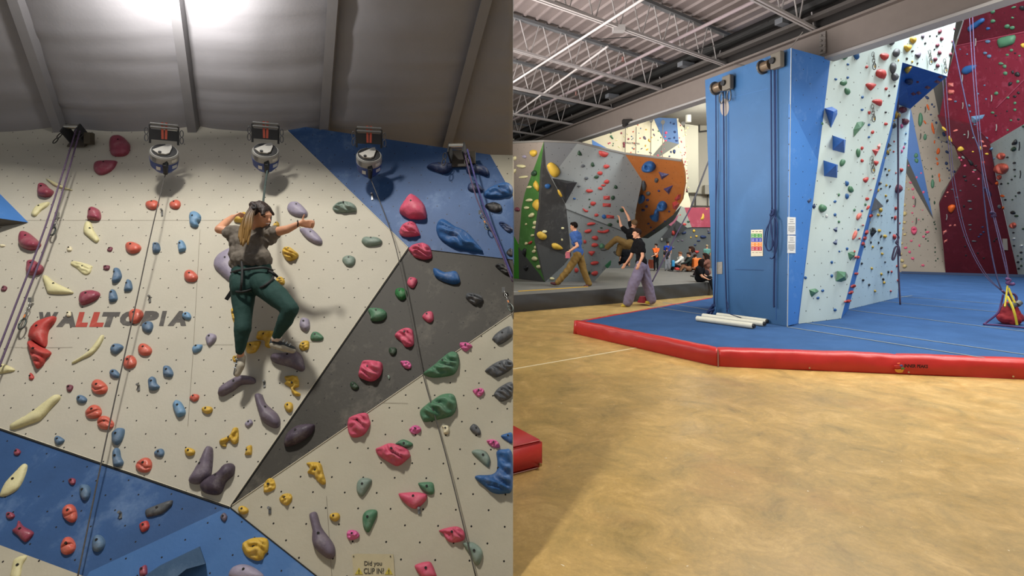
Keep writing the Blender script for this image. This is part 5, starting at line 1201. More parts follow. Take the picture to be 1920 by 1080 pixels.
block(960, 390, 6, """
B red s | e 950 80 25 17 ; e 890 178 48 18 -10 ; e 855 260 44 20 -15 ; e 935 337 38 24 ; e 930 417 40 22 ; 862,490 935,485 915,520 895,540 868,515 ; e 928 620 50 20 -8 ; e 930 735 42 24 -15 ; e 820 380 16 22 ; e 725 700 24 27 -30
B red w .4 | 965,250 1020,258 1085,237 1088,265 1040,285 970,275
B red f .4 | 1062,75 1150,88 1148,122 1062,115
B darkgreen s | e 1100 188 28 18 ; e 1190 150 14 18 ; e 1005 223 16 8 ; e 868 730 14 20
B green s .7 | e 1010 430 30
B blue s | e 1035 98 25 24 ; e 670 300 16 22
B yellow w .3 | 278,290 320,262 385,300 388,340 350,360 300,340 ; 445,405 490,395 540,420 575,460 520,470 460,455
B pale s | e 365 268 30 17 ; e 570 228 17 14 ; e 563 358 11 14 ; e 450 795 26 16
L pale s | e 220 82 34 26 -25 ; e 263 168 25 25 ; e 255 220 28 17 ; e 158 182 12 ; e 230 308 20 14 ; e 160 400 17 ; e 265 443 18 ; e 248 487 22 20 ; e 255 570 32 26 ; e 303 660 30 20
L red s | e 205 390 28 14 -30
L black s | 110,480 160,455 150,550 ; 125,660 185,650 160,710
""", True, PL)
block(1140, 220, 6, """
O blue d .45 | e 460 555 78 63 ; e 608 998 58 56
O blue s .4 | e 378 920 38 50 15 ; 590+0,0 0,0 0,0
""".replace(' ; 590+0,0 0,0 0,0', '')+"""
O grey s .4 | e 405 770 24 60 ; e 545 707 23 25 ; e 453 855 24
O violet f .4 | 568,612 690,640 605,702 ; 623,805 732,762 685,868
O violet s | e 572 827 14 12 ; e 445 930 17 15 ; e 433 1002 17 14 ; e 395 1045 20 14 ; e 688 1060 12 10
O red f .35 | 790,870 825,862 815,915 770,945 745,920 ; 722,960 770,940 800,970 770,1040 728,1028
F coral s .6 | e 335 85 9 ; e 283 162 9 ; e 362 235 9 ; e 293 355 12 8 ; e 258 395 9 ; e 295 290 8
F raspberry s .6 | e 150 178 12 ; e 230 245 12 ; e 178 295 13 18 ; e 180 325 11 18 ; e 815 90 7 10 ; e 828 145 7 10 ; e 803 232 7 10 ; e 825 275 9 14 -30 ; e 860 340 6 9 ; e 868 398 8 12 ; e 858 420 8 10 ; e 833 465 6 9 ; e 833 430 6 9 ; e 885 600 7 10 ; e 887 635 7 10 ; e 897 682 7 10 ; e 868 500 9 14 ; e 858 530 8 12 ; e 883 825 7 9
F pale s .6 | e 220 120 11 7 40 ; e 215 188 12 6 50 ; e 182 218 16 6 50 ; e 95 258 16 6 -20 ; e 125 337 20 6 30 ; e 895 118 14 13 ; e 873 150 13 12 ; e 877 197 10 12 ; e 850 210 9 12 ; e 883 320 7 9 ; e 800 328 12 16 ; e 820 388 12 14 ; e 870 460 12 14 ; e 893 490 9 12 ; e 880 535 11 14 ; e 878 730 12 ; e 905 790 8
F yellow s .6 | e 428 138 11 8 ; e 490 227 9 ; e 460 255 10 14 ; e 470 272 9 ; e 422 320 9 12 ; e 440 362 16 9 -30
F slate s .6 | e 368 125 8 9 ; e 316 175 6 ; e 348 178 6 ; e 265 215 8 ; e 280 235 7 ; e 268 250 7 ; e 275 345 8 ; e 340 388 7 ; e 310 312 7
F green s .6 | e 30 175 12 10 ; e 35 215 14 ; e 50 235 12 ; e 570 155 14 8 ; e 595 228 9 ; e 563 257 6 ; e 60 295 8 ; e 55 318 8
F purple s .6 | e 412 232 15 22 -30 ; e 518 197 8 18 -30 ; e 508 140 8 14 -30 ; e 478 400 18 9 30 ; e 378 352 14 6 -30
F pink s .8 | e 652 175 16 17 ; e 643 218 12 11 ; e 650 262 14 11 ; e 625 308 8 ; e 635 355 7 ; e 603 387 11 10 ; e 560 427 14 10 ; e 22 288 9 ; e 5 295 9
F navy s .8 | e 690 240 20 10 ; e 770 265 18 12 ; e 745 230 12 14 ; e 750 165 14 16 ; e 740 75 14 12 ; e 703 60 10 12 ; e 708 390 12 14 ; e 745 385 18 24 ; e 690 440 12 10
""", True, PL)
block(1120, 380, 6, """
O blue w .4 | 590,150 612,140 635,128 650,75 680,72 692,100 690,190 665,212 620,190
O violet s | e 553 42 16 14 ; e 760 210 12 9 ; e 575 237 14 10 ; e 602 278 12 9 ; e 633 317 13 10 ; e 808 100 12 10
G yellow s .5 | 1172,150 1178,122 1198,120 1205,170 1185,198 1152,190 ; e 1228 72 20 12 ; e 1087 318 16 ; e 1052 392 9 ; e 1115 378 14 12 ; e 1130 225 8 14
G navy s .5 | e 975 340 28 14 -20 ; e 1190 385 34 18 ; e 1140 428 20 10 ; e 1255 340 14 10 ; e 1100 475 14 10 ; e 1100 185 8 ; e 1075 75 8 ; e 1075 155 9
G red s .5 | 1092,540 1148,545 1118,575 ; e 930 138 20 18 ; e 1215 188 12 7 ; e 1100 158 10 9 ; e 1130 125 9 7 ; e 1268 92 12 8
G red s .8 | e 978 245 24 20 ; e 855 340 22 28
G white s .8 | e 805 340 16 28 ; e 725 415 10 18
G purple s .5 | e 910 432 12 8 ; e 955 425 16 8 ; e 1248 310 10 18 ; e 855 505 14 10
G darkgreen s .5 | e 1020 215 24 22
""", True, PL)
# faceted blue volumes on the mint wall
def pyramid(px, apex, h, label):
    b = [P1.P(*p) for p in px]; k = len(b); a = P1.P(*apex, h)
    solid('climbing_volume', b+[a], [(i, (i+1) % k, k) for i in range(k)], mat('#2a62b0', .5, .05, 30, .05, 3, chalk=.25, cscale=3, chalkcol='#7f9fcc'), label, 'climbing volume', 'blue volumes on the mint wall')
pyramid([(1546, 203), (1560, 200), (1570, 206), (1570, 214), (1558, 240)], (1563, 209), .22, 'kite shaped blue pyramid volume, topmost of three on the mint wall')
pyramid([(1561, 254), (1586, 262), (1583.5, 287), (1561, 281)], (1582, 262), .30, 'square blue pyramid volume in the middle of the mint wall')
pyramid([(1544, 300.5), (1571, 309), (1569.5, 333.5), (1545, 330)], (1568, 309), .30, 'square blue pyramid volume beside the pillar, lowest of the three')
pu = mat('#4d4256', .8, .3, 60, .3, 30)
rope([W(1683, 50, Y=11.4), W(1684, 300, Y=11.6), W(1684, 480, Y=11.6), W(1688, 573, Y=11.6)], .017, pu, 'dark purple rope hanging straight down in front of the narrow mint panel')
rope([W(x, y, Y=11.5) for x, y in ((1681, 438), (1685, 446), (1680, 455), (1684, 460), (1678, 465), (1673, 484), (1676, 486), (1682, 470), (1685, 462), (1688, 480))], .018, pu, 'knotted loop tied in the hanging purple rope at head height')
for i, (x, y, h, l) in enumerate(((1637, 102, 28, 'upper quickdraw chain on the mint wall'), (1636, 200, 28, 'middle quickdraw chain on the mint wall'), (1635, 297, 27, 'lower quickdraw chain on the mint wall'), (1743, 98, 22, 'quickdraw chain above the blue overhang'), (1771, 114, 22, 'quickdraw chain at the tip of the blue overhang'))):
    t = empty('quickdraw', P1.P(x, y, .05), l+' among the holds', 'quickdraw'); n = 5
    for j in range(n):
        c = P1.P(x+(j % 2)*.8+j*.6, y+h*j/n, .05); shackle(c, P1.u if j % 2 else P1.n, V((0, 0, 1)), .045 if j < n-1 else .06, mat('#6a6a66', .4, metal=.6), t, 'chain_link')
    link('sling', bar(P1.P(x+3, y+h*.75, .06), P1.P(x+3.6, y+h*.9, .06), .03, .01, P1.n), mat('#c9a24a', .7), t)
# bunch of purple ropes by the red wall
pr1, pr2 = mat('#352846', .8, .2, 60, .3, 20), mat('#201e40', .8, .2, 60, .3, 20)
rope([W(1767, 40, Y=13), W(1775, 170, Y=12), W(1782, 260, Y=11.5), W(1790, 340, Y=11), W(1812, 440, Y=10.2), W(1846, 510, Y=9.5), W(1879, 545, Y=9.0)], .0065, pr1, 'outer mauve rope sweeping down to the red rope bag')
rope([W(1760, 44, Y=13), W(1769, 170, Y=12), W(1777, 260, Y=11.5), W(1787, 350, Y=11), W(1808, 440, Y=10.2), W(1842, 510, Y=9.5), W(1876, 544, Y=9.0)], .0065, pr1, 'inner mauve rope sweeping down to the red rope bag')
rope([W(1779, 36, Y=13), W(1800, 140, Y=12), W(1822, 240, Y=11), W(1838, 290, Y=10.5), W(1845, 370, Y=10), W(1855, 450, Y=9.5), W(1868, 515, Y=9.1), W(1879, 546, Y=8.9)], .0115, pr2, 'thick violet rope crossing the middle red panel to the bag')
rope([W(1817, 22, Y=13), W(1823, 120, Y=12), W(1829, 200, Y=11.2), W(1838, 290, Y=10.5), W(1848, 350, Y=10), W(1862, 405, Y=9.6), W(1880, 480, Y=9.1), W(1891, 527, Y=8.85)], .0085, pr1, 'mauve rope falling from the girder, first of the close pair')
rope([W(1823, 20, Y=13), W(1828, 120, Y=12), W(1834, 200, Y=11.2), W(1842, 290, Y=10.5), W(1852, 350, Y=10), W(1865, 405, Y=9.6), W(1884, 480, Y=9.1), W(1892, 527, Y=8.85)], .0085, pr1, 'mauve rope falling from the girder, second of the close pair')
rope([W(x, y, Y=9.6) for x, y in ((1858, 398), (1864, 401), (1861, 406), (1866, 404))], .028, pr1, 'fat mauve knot halfway down the rope pair')
rope([W(x, y, Y=8.8) for x, y in ((1887, 523), (1893, 525), (1889, 531), (1897, 533), (1901, 532))], .026, mat('#5a3a62', .8), 'plum knot tying the ropes above the red bag')
rope([W(x, y, Y=8.85) for x, y in ((1879, 545), (1885, 550), (1892, 549), (1896, 562), (1903, 565), (1906, 558), (1900, 551), (1888, 551), (1884, 548))], .018, mat('#5a3a5a', .8), 'plum rope loops hanging around the bag straps')
rope([W(1881, 552, Y=8.8), W(1877, 570, Y=8.8), W(1870, 588, Y=8.75), W(1849, 605, Z=.25), W(1847, 608, Z=.235), W(1875, 610, Z=.235), W(1925, 615, Z=.235)], .014, mat('#4a2c58', .8), 'plum rope tail lying on the blue mat before the bag')
bg = empty('rope_bag', W(1898, 610, Z=MT), 'red drawstring rope bag with yellow strap standing on the blue mat', 'bag')
bc = W(1900, 606, Z=MT+.02); by = bc.y+.06
prims = [('e', (bc.x, by, MT+.10), (.185, .16, .11)), ('c', (bc.x, by, MT+.11), (bc.x-.01, by, MT+.24), .155, .115), ('c', (bc.x-.01, by, MT+.24), (bc.x-.015, by, MT+.30), .11, .085)]
body(prims, .018, mat('#93262c', .8, .5, 9, .1, 5), 'bag_body', bg, 2, disp=.02, dscale=12)
link('coiled_weight', join([cone((bc.x-.09, by-.1, MT+.31), (bc.x-.02, by-.1, MT+.34), .05, .05, 14), cone((bc.x+.03, by-.09, MT+.33), (bc.x+.09, by-.08, MT+.37), .045, .045, 14)]), mat('#5a5a55', .5), bg)
yst = mat('#b5a32a', .7)
link('strap', tube([W(1889, 536, Y=8.8), W(1886, 560, Y=8.7), W(1884, 575, Y=8.6)], .013, 6), yst, bg)
link('strap', tube([W(1891, 540, Y=8.75), W(1897, 555, Y=8.7), W(1903, 568, Y=8.65)], .016, 6), yst, bg)
link('strap', tube([W(1889, 556, Y=8.6), W(1897, 572, Y=8.48), W(1903, 590, Y=8.42), W(1907, 609, Y=8.42)], .018, 6), yst, bg)
for i, (pl, x, y, h) in enumerate(((P6, 1879, 5, 26), (P6, 1829, 72, 14), (P6, 1804, 140, 14), (P6, 1805, 192, 12), (P6, 1859, 178, 12), (P6, 1868, 233, 12), (P4, 1815, 245, 14), (P4, 1775, 402, 10), (P3, 1735, 200, 10), (P3, 1726, 250, 10), (P3, 1716, 372, 14), (P3, 1718, 408, 12), (P5, 1911, 266, 16), (P5, 1913, 320, 14))):
    pln = 'red wall' if pl in (P6, P4) else 'tan wall' if pl is P3 else 'mint grey wall'
    o = link('quickdraw', tube([pl.P(x, y, .1), pl.P(x+.6, y+h*.5, .1), pl.P(x-.5, y+h, .1)], .017, 6), mat('#8f8a86' if pl in (P6, P4) else '#3f3d39', .5)); k = [q for q in range(14)][i]
    tag(o, f"{ORD[i] if i else 'first'} small hanging quickdraw counted across the far walls, on the {pln}", 'quickdraw', 'tiny quickdraws on the far walls')
nt = poly_px([(1879.5, 448), (1888.5, 448), (1890, 469), (1881, 469)], P4, mat('#8d867c', .6), 'notice_sheet', None, .05, .02); tag(nt, 'small pale notice panel at the foot of the red wall', 'notice')
# ================================================================ people
skin = mat('#c58f70', .5, .05, 60, .05, 20, spec=.35)
def gradient(c1, c2, z0, z1, rough=.5):
    m = bpy.data.materials.new('hair_gradient'); m.use_nodes = True; N, L = m.node_tree.nodes, m.node_tree.links; b = N['Principled BSDF']; b.inputs['Roughness'].default_value = rough
    g = N.new('ShaderNodeNewGeometry'); s = N.new('ShaderNodeSeparateXYZ'); L.new(g.outputs['Position'], s.inputs[0])
    r = N.new('ShaderNodeMapRange'); r.inputs[1].default_value = z0; r.inputs[2].default_value = z1; L.new(s.outputs['Z'], r.inputs[0])
    n = N.new('ShaderNodeTexNoise'); n.inputs['Scale'].default_value = 45; ad = N.new('ShaderNodeMath'); ad.operation = 'MULTIPLY_ADD'; ad.inputs[1].default_value = .5; L.new(n.outputs[0], ad.inputs[0])
    sb = N.new('ShaderNodeMath'); sb.operation = 'SUBTRACT'; sb.inputs[1].default_value = .25; L.new(r.outputs[0], sb.inputs[0]); L.new(sb.outputs[0], ad.inputs[2])
    x = N.new('ShaderNodeMix'); x.data_type = 'RGBA'; x.inputs[6].default_value = srgb(c2); x.inputs[7].default_value = srgb(c1); L.new(ad.outputs[0], x.inputs[0]); L.new(x.outputs[2], b.inputs['Base Color']); return m
def climber():
    K = 3.25/1000
    def p(x, y, off): return A.P(x, y, off)
    t = empty('person', p(468, 540, .25), 'climber in grey T-shirt and dark green leggings on the wall, giving a thumbs up', 'person')
    head = p(490, 404, .44); view = (head-O).normalized(); up = (V((0, 0, 1))-view*view.z).normalized(); rt = view.cross(up).normalized()
    fd = (rt*.62-up*.20-view*.76).normalized(); hu = (up-fd*up.dot(fd)).normalized(); hs = fd.cross(hu).normalized()
    rot = Matrix((fd, hs, hu)).transposed()
    S = [p(438, 436, .34), p(508, 437, .38)]; E = [p(411, 430, .36), p(539, 430, .44)]; Wr = [p(436, 407, .24), p(562, 419, .46)]
    def c(a, b, r1, r2): return ('c', a, b, r1*K, r2*K)
    bp = [('e', head, V((.064, .052, .072)), rot), ('e', head+fd*.022-hu*.022, V((.046, .040, .046)), rot), ('e', head+fd*.030-hu*.052, V((.024, .024, .020)), rot),
          ('c', head+fd*.062-hu*.0, head+fd*.078-hu*.018, .007, .010), ('e', head+fd*.055+hu*.016, V((.014, .034, .008)), rot), ('e', head+fd*.058-hu*.036, V((.010, .018, .006)), rot),
          ('e', head+hs*.052-fd*.005-hu*.005, V((.012, .008, .020)), rot), ('e', head-hs*.052-fd*.005-hu*.005, V((.012, .008, .020)), rot),
          ('c', head-hu*.04-fd*.015, p(480, 430, .36), .034, .038),
          c(S[0], E[0], 10, 8), c(E[0], p(424, 417, .31), 8.3, 7.4), c(p(424, 417, .31), Wr[0], 7.4, 5.2), c(S[1], E[1], 10.5, 7.6), c(E[1], p(551, 424, .45), 7.6, 6.4), c(p(551, 424, .45), Wr[1], 6.4, 4.8),
          c(p(450, 440, .32), p(496, 440, .34), 13, 13), c(p(468, 445, .31), p(470, 510, .26), 18, 18),
          c(p(456, 525, .26), p(456, 594, .24), 17, 12), c(p(456, 594, .24), p(451, 658, .18), 12, 6), c(p(488, 525, .27), p(545, 578, .31), 17, 12), c(p(545, 578, .31), p(518, 634, .18), 12, 6),
          c(p(451, 658, .18), p(451, 668, .15), 6, 6), c(p(518, 634, .18), p(514, 642, .16), 6, 6)]
    hd = (p(452, 399, .20)-Wr[0]).normalized(); bp += hand_prims(Wr[0], hd, up*.4+rt*.6, .60, curl=.75, r=.0105)
    hd = (rt*.97-up*.05+view*-.1).normalized(); bp += hand_prims(Wr[1], hd, up, .66, curl=1.15, thumb=(up*1.0+rt*.18), r=.0108)
    body(bp, .0058, skin, 'body', t, 1)
    shirt = mat('#6b645c', .9, .4, 60, .10, 8, spec=.1)
    sp = [c(p(446, 438, .33), p(498, 438, .35), 15.5, 15.5), c(p(450, 455, .32), p(486, 455, .35), 19, 18.5), c(p(451, 474, .30), p(482, 474, .33), 20, 20), c(p(447, 493, .28), p(495, 489, .31), 15.5, 15.5), c(p(452, 496, .29), p(490, 492, .31), 17, 17), c(p(452, 486, .31), p(488, 484, .34), 19, 18),
          c(p(444, 437, .34), p(430, 436, .36), 14, 12.5), c(p(446, 447, .33), p(432, 444, .35), 12, 8), c(p(498, 438, .36), p(514, 437, .40), 14, 13.2), c(p(500, 448, .35), p(511, 450, .37), 13, 9)]
    sh = body(sp, .0065, shirt, 'tshirt', t, 1, disp=.010, dscale=21)
    leg = mat('#253f3b', .8, .15, 90, .06, 6, spec=.2)
    lp = [c(p(454, 508, .27), p(491, 505, .29), 18.5, 17.5), c(p(455, 524, .27), p(489, 521, .29), 22.5, 22.5), c(p(453, 532, .30), p(455, 540, .30), 20, 20), c(p(490, 530, .31), p(494, 536, .31), 20, 20),
          c(p(455, 535, .26), p(456, 562, .26), 22, 19.5), c(p(456, 562, .26), p(456, 596, .25), 19.5, 14.5), c(p(456, 596, .25), p(455, 618, .25), 14.5, 14), c(p(455, 618, .25), p(450, 657, .19), 14, 7.8),
          c(p(490, 532, .28), p(520, 556, .32), 22, 19.5), c(p(520, 556, .32), p(545, 580, .33), 19.5, 13.8), c(p(545, 580, .33), p(534, 602, .28), 13.8, 13.2), c(p(534, 602, .28), p(518, 631, .20), 13.2, 7.8)]
    body(lp, .0065, leg, 'leggings', t, 2, disp=.0025, dscale=24)
    # hair
    hm = gradient('#2b1c17', '#8f6d38', p(470, 432, .4).z, p(470, 392, .4).z)
    bk = head-fd*.020+hu*.014
    hp = [('e', bk, V((.064, .062, .074)), rot), ('e', head+hu*.034-fd*.005, V((.060, .056, .046)), rot), ('c', head+fd*.030+hu*.052+hs*.01, head+fd*.058+hu*.018+hs*.044, .018, .010), ('c', head+fd*.030+hu*.052-hs*.01, head+fd*.050+hu*.02-hs*.044, .018, .010)]
    hp += [('c', p(474, 384, .50), p(480, 390, .50), .022, .024)]
    hr_ = body(hp, .0055, mat('#2b1d18', .5, .4, 120, .2, 40), 'hair', t, 1, disp=.003, dscale=60)
    st = []
    for i in range(40):
        a = random.uniform(-1, 1); b = random.uniform(-1, 1)
        p0 = p(476+a*4, 387+b*3, .52); p1 = p(467+a*8, 405, .52+b*.015); p2 = p(461+a*9+b*3, 428, .50+b*.02); p3 = p(457+a*7+b*3, 440+random.uniform(-6, 22), .475)
        st.append(tube([p0, p1, p2, p3], .0055, 6, 4))
    link('ponytail', join(st), hm, t, smooth=True)
    link('hair_tie', tube([p(473, 388, .535), p(478, 391, .54), p(480, 386, .53), p(474, 384, .52)], .007, 6), mat('#191718', .6), t)
    # face details
    for sx in (-1, 1):
        e = head+fd*.0555+hs*.021*sx+hu*.004
        bm = bmesh.new(); ell_bm(bm, e, V((.006, .010, .0042)), rot); link('eye', fin(bm), mat('#231a16', .3), t, smooth=True)
        bm = bmesh.new(); ell_bm(bm, e+hu*.012+fd*.003, V((.005, .013, .0028)), rot); link('eyebrow', fin(bm), mat('#3a2a20', .7), t, smooth=True)
    bm = bmesh.new(); ell_bm(bm, head+fd*.066-hu*.036, V((.004, .017, .004)), rot); link('mouth', fin(bm), mat('#d8c4b8', .4), t, smooth=True)
    # shoes with pale soles
    up_m, so_m = mat('#33383b', .7, .2, 60, .3, 40), mat('#a39c8c', .6, .1, 60, .15, 30)
    def shoe(heel, mid, toe, r, sdir):
        pr = [('c', heel, mid, r*.95, r), ('c', mid, toe, r, r*.8), ('c', heel, heel-sdir*.022, r*.8, r*.7)]
        u = body(pr, .0055, up_m, 'shoe', t, 1)
        q = [('c', heel+sdir*.010, mid+sdir*.011, r*.92, r*.98), ('c', mid+sdir*.011, toe+sdir*.008, r*.98, r*.76)]
        s_ = body(q, .0055, so_m, 'shoe_sole', None, 1)
        s_.parent = u; s_.location = bpy_loc[s_.name]-bpy_loc[u.name]
        return u
    u1 = shoe(p(452, 669, .135), p(449, 686, .14), p(444, 700, .13), .0235, (-view*.9+rt*.45).normalized())
    u2 = shoe(p(512, 643, .16), p(530, 648, .17), p(549, 655, .155), .0225, (-up*.75-view*.65).normalized())
    for k in range(3):
        a = p(446-k*1.6, 674+k*8, .165); l = link('shoelace', tube([a, a-rt*.014+up*.006], .003, 6), mat('#b9c4cc', .6), None); l.parent = u1; l.location = bpy_loc[l.name]-bpy_loc[u1.name]
        a = p(530+k*6, 641+k*3.5, .19); l = link('shoelace', tube([a, a+up*.012+rt*.008], .003, 6), mat('#b9c4cc', .6), None); l.parent = u2; l.location = bpy_loc[l.name]-bpy_loc[u2.name]
    link('ankle_sock', cone(p(517, 636, .185), p(520, 630, .20), .026, .027, 16), mat('#c9b5a8', .8), t)
    link('wristband', tube([Wr[1]+(up*math.cos(a)+view*math.sin(a))*.0185-rt*.012 for a in [k*math.pi/5 for k in range(11)]], .0035, 6), mat('#2a2422', .6), t)
    hb = mat('#1c1d1e', .7)
    har = empty('climbing_harness', p(470, 515, .3), None, None); har.parent = t; har.location = bpy_loc[har.name]-bpy_loc[t.name]
    def around(pa, pb, ra, n=12, z=0): return pa
    link('waist_belt', tube([p(434, 511, .30), p(448, 507, .375), p(470, 504, .385), p(495, 502, .375), p(511, 507, .31)], .008, 8), hb, har)
    link('leg_loop', tube([p(434, 543, .28), p(446, 547, .345), p(462, 546, .345), p(475, 541, .30)], .007, 8), hb, har)
    link('leg_loop', tube([p(481, 541, .31), p(494, 537, .375), p(509, 525, .365), p(514, 515, .32)], .007, 8), hb, har)
    link('riser_strap', tube([p(453, 491, .385), p(454, 507, .392), p(453, 530, .385), p(451, 546, .35)], .007, 8), hb, har)
    link('strap_tail', bar(p(436, 544, .27), p(424, 562, .25), .022, .006, -view), hb, har)
    link('gear_loop', tube([p(503, 508, .34), p(512, 512, .35), p(520, 519, .32)], .008, 6), hb, har)
    return t
climber()
o = link('lanyard_strap', join([bar(A.P(501, 320, .24), A.P(497, 348, .30), .014, .004, V((0, -1, 0))), bar(A.P(497, 348, .30), A.P(493, 383, .36), .013, .004, V((.3, -1, 0)))]), mat('#2e3b38', .8))
tag(o, 'dark flat strap running from the middle auto-belay drum down to the climber', 'strap')
tag(link('lanyard_strap', tube([A.P(494, 382, .36), A.P(504, 388, .40), A.P(508, 400, .43), A.P(507, 414, .42), A.P(504, 424, .38)], .0055, 8), mat('#23282a', .6), smooth=True), 'dark cord passing beside the climber face down to the shoulder', 'strap')
def person(label, Y, j, s=1., shirt='#444444', pants='#333333', hair='#2a1d16', shoes='#33302c', sleeve='short', face=(-1, -.3), vox=.017, longhair=False, baggy=0., group=None, cap=None, skinc=None):
    sk = skinc or skin; P = {}
    for k, q in j.items(): P[k] = W(q[0], q[1], Y=Y+(q[2] if len(q) > 2 else 0))
    t = empty('person', P['pel'], label, 'person', group)
    H = P['head']; f = V((face[0], face[1], 0)).normalized(); sd = V((-f.y, f.x, 0)); rot = Matrix((f, sd, V((0, 0, 1)))).transposed()
    bp = [('e', H+V((0, 0, .01))*s, V((.088, .074, .105))*s, rot), ('e', H+f*.025*s-V((0, 0, .05))*s, V((.062, .055, .06))*s, rot), ('c', H+f*.085*s+V((0, 0, .005))*s, H+f*.108*s-V((0, 0, .022))*s, .011*s, .015*s), ('e', H+f*.065*s-V((0, 0, .092))*s, V((.028, .03, .022))*s, rot), ('e', H+f*.078*s+V((0, 0, .022))*s, V((.018, .05, .010))*s, rot),
          ('e', H+sd*.074*s-f*.01*s, V((.018, .012, .03))*s, rot), ('e', H-sd*.074*s-f*.01*s, V((.018, .012, .03))*s, rot),
          ('c', H-V((0, 0, .05))*s, P['neck'], .052*s, .058*s), ('c', P['neck'], P['pel'], .08*s, .07*s)]
    for L in 'AB':
        if 'sh'+L in P:
            bp += [('c', P['sh'+L], P['el'+L], .050*s, .040*s), ('c', P['el'+L], P['ha'+L], .041*s, .027*s)]
            d = (P['ha'+L]-P['el'+L]).normalized(); bp += hand_prims(P['ha'+L], d, f if abs(f.dot(d)) < .8 else V((0, 0, 1)), s*.95, curl=.45, r=.011)
        if 'kn'+L in P:
            bp += [('c', P['hip'+L], P['kn'+L], .075*s, .05*s), ('c', P['kn'+L], P['an'+L], .052*s, .035*s)]
    body(bp, vox, sk, 'body', t, 1)
    n, pe = P['neck'], P['pel']; a, b = P.get('shA', n), P.get('shB', n)
    mid = n.lerp(pe, .45); low = n.lerp(pe, .92)
    ax = (b-a); ax = ax.normalized() if ax.length > .02 else sd; w_ = .085*s
    sp = [('c', a.lerp(n, .25)-V((0, 0, .02)), b.lerp(n, .25)-V((0, 0, .02)), .075*s, .075*s), ('c', n.lerp(pe, .22)-ax*w_, n.lerp(pe, .22)+ax*w_, .115*s, .115*s), ('c', mid-ax*w_*.8, mid+ax*w_*.8, .115*s, .115*s), ('c', low-ax*w_*.7, low+ax*w_*.7, .115*s, .115*s), ('c', n-V((0, 0, .03)), pe, .10*s, .115*s)]
    for L in 'AB':
        if 'sh'+L in P:
            sh_, el, ha = P['sh'+L], P['el'+L], P['ha'+L]
            if sleeve == 'short': sp.append(('c', sh_, sh_.lerp(el, .55), .074*s, .070*s))
            else: sp += [('c', sh_, el, .072*s, .058*s), ('c', el, el.lerp(ha, .88), .056*s, .045*s)]
    body(sp, vox, mat(shirt, .9, .3, 20, .08, 4, spec=.1), 'shirt', t, 1, disp=.009*s, dscale=11)
    if 'knA' in P:
        pp = [('c', P['hipA']+V((0, 0, .05)), P['hipB']+V((0, 0, .05)), .115*s, .115*s)]
        for L in 'AB':
            kn, an, hp = P['kn'+L], P['an'+L], P['hip'+L]; bg_ = baggy
            pp += [('c', hp, kn, (.098+bg_*.5)*s, (.068+bg_)*s), ('c', kn, an, (.068+bg_)*s, (.055+bg_*1.0)*s)]
        body(pp, vox, mat(pants, .85, .3, 16, .08, 4, spec=.1), 'trousers', t, 2, disp=.014*s, dscale=7)
        for L in 'AB':
            if 'to'+L in P:
                an, to = P['an'+L], P['to'+L]; d = (to-an); he = an-d*.25-V((0, 0, .03))*s
                body([('c', he, an+d*.45-V((0, 0, .03))*s, .042*s, .045*s), ('c', an+d*.45-V((0, 0, .03))*s, to, .045*s, .034*s)], vox*.8, mat(shoes, .6), 'shoe', t, 1)
    hp = [('e', H-f*.018*s+V((0, 0, .035))*s, V((.096, .084, .095))*s, rot), ('e', H+f*.02*s+V((0, 0, .08))*s, V((.085, .07, .045))*s, rot)]
    if longhair: hp += [('c', H-f*.06*s+V((0, 0, .02)), H-f*.09*s-V((0, 0, .26))*s, .08*s, .05*s), ('c', H-f*.03*s+sd*.05*s, H-f*.05*s+sd*.07*s-V((0, 0, .16))*s, .05*s, .035*s), ('c', H-f*.03*s-sd*.05*s, H-f*.05*s-sd*.07*s-V((0, 0, .16))*s, .05*s, .035*s)]
    body(hp, vox*.8, mat(hair, .85, .5, 60, .2, 30, spec=.08), 'hair', t, 1, disp=.010*s, dscale=30)
    if cap:
        bm = bmesh.new(); ell_bm(bm, H+V((0, 0, .07))*s, V((.10, .09, .07))*s, rot); box_bm(bm, H+f*.12*s+V((0, 0, .055))*s, V((.12, .14, .015))*s, rot); link('cap', fin(bm), mat(cap, .8), t, smooth=True)
    for sx in (-1, 1):
        bm = bmesh.new(); ell_bm(bm, H+f*.086*s+sd*.030*sx*s+V((0, 0, .006))*s, V((.008, .014, .007))*s, rot, 8, 6); link('eye', fin(bm), mat('#1a1412', .3), t)
    return t, P
tp, PP = person('man in blue T-shirt and olive trousers striding across the grey mat, looking away', 14.35,
    dict(head=(1076, 425), neck=(1079, 436), shA=(1073, 440, -.12), shB=(1085, 440, .14), elA=(1083, 461, -.2), haA=(1068, 471, -.28), elB=(1082, 458, .2), haB=(1072, 468, .2), pel=(1085, 476), hipA=(1082, 480, -.07), hipB=(1087, 480, .08),
         knA=(1068, 503, -.1), anA=(1046, 529, -.1), toA=(1034, 531, -.1), knB=(1094, 506, .08), anB=(1104, 532, .08), toB=(1096, 537, .0)), 1.0, '#3e5a90', '#7d6337', '#17110e', '#4a1d20', face=(-.9, .5), vox=.0135, baggy=.028)
tag(link('chalk_bag', join([cone(W(1064.5, 474, Y=14.0), W(1064.5, 484, Y=14.0), .055, .065, 14), cone(W(1064.5, 472.5, Y=14.0), W(1064.5, 474, Y=14.0), .062, .058, 14)]), mat('#b5606c', .8, .3, 30, .3, 30)), 'pink chalk bag held in the hand of the man in blue', 'chalk bag')
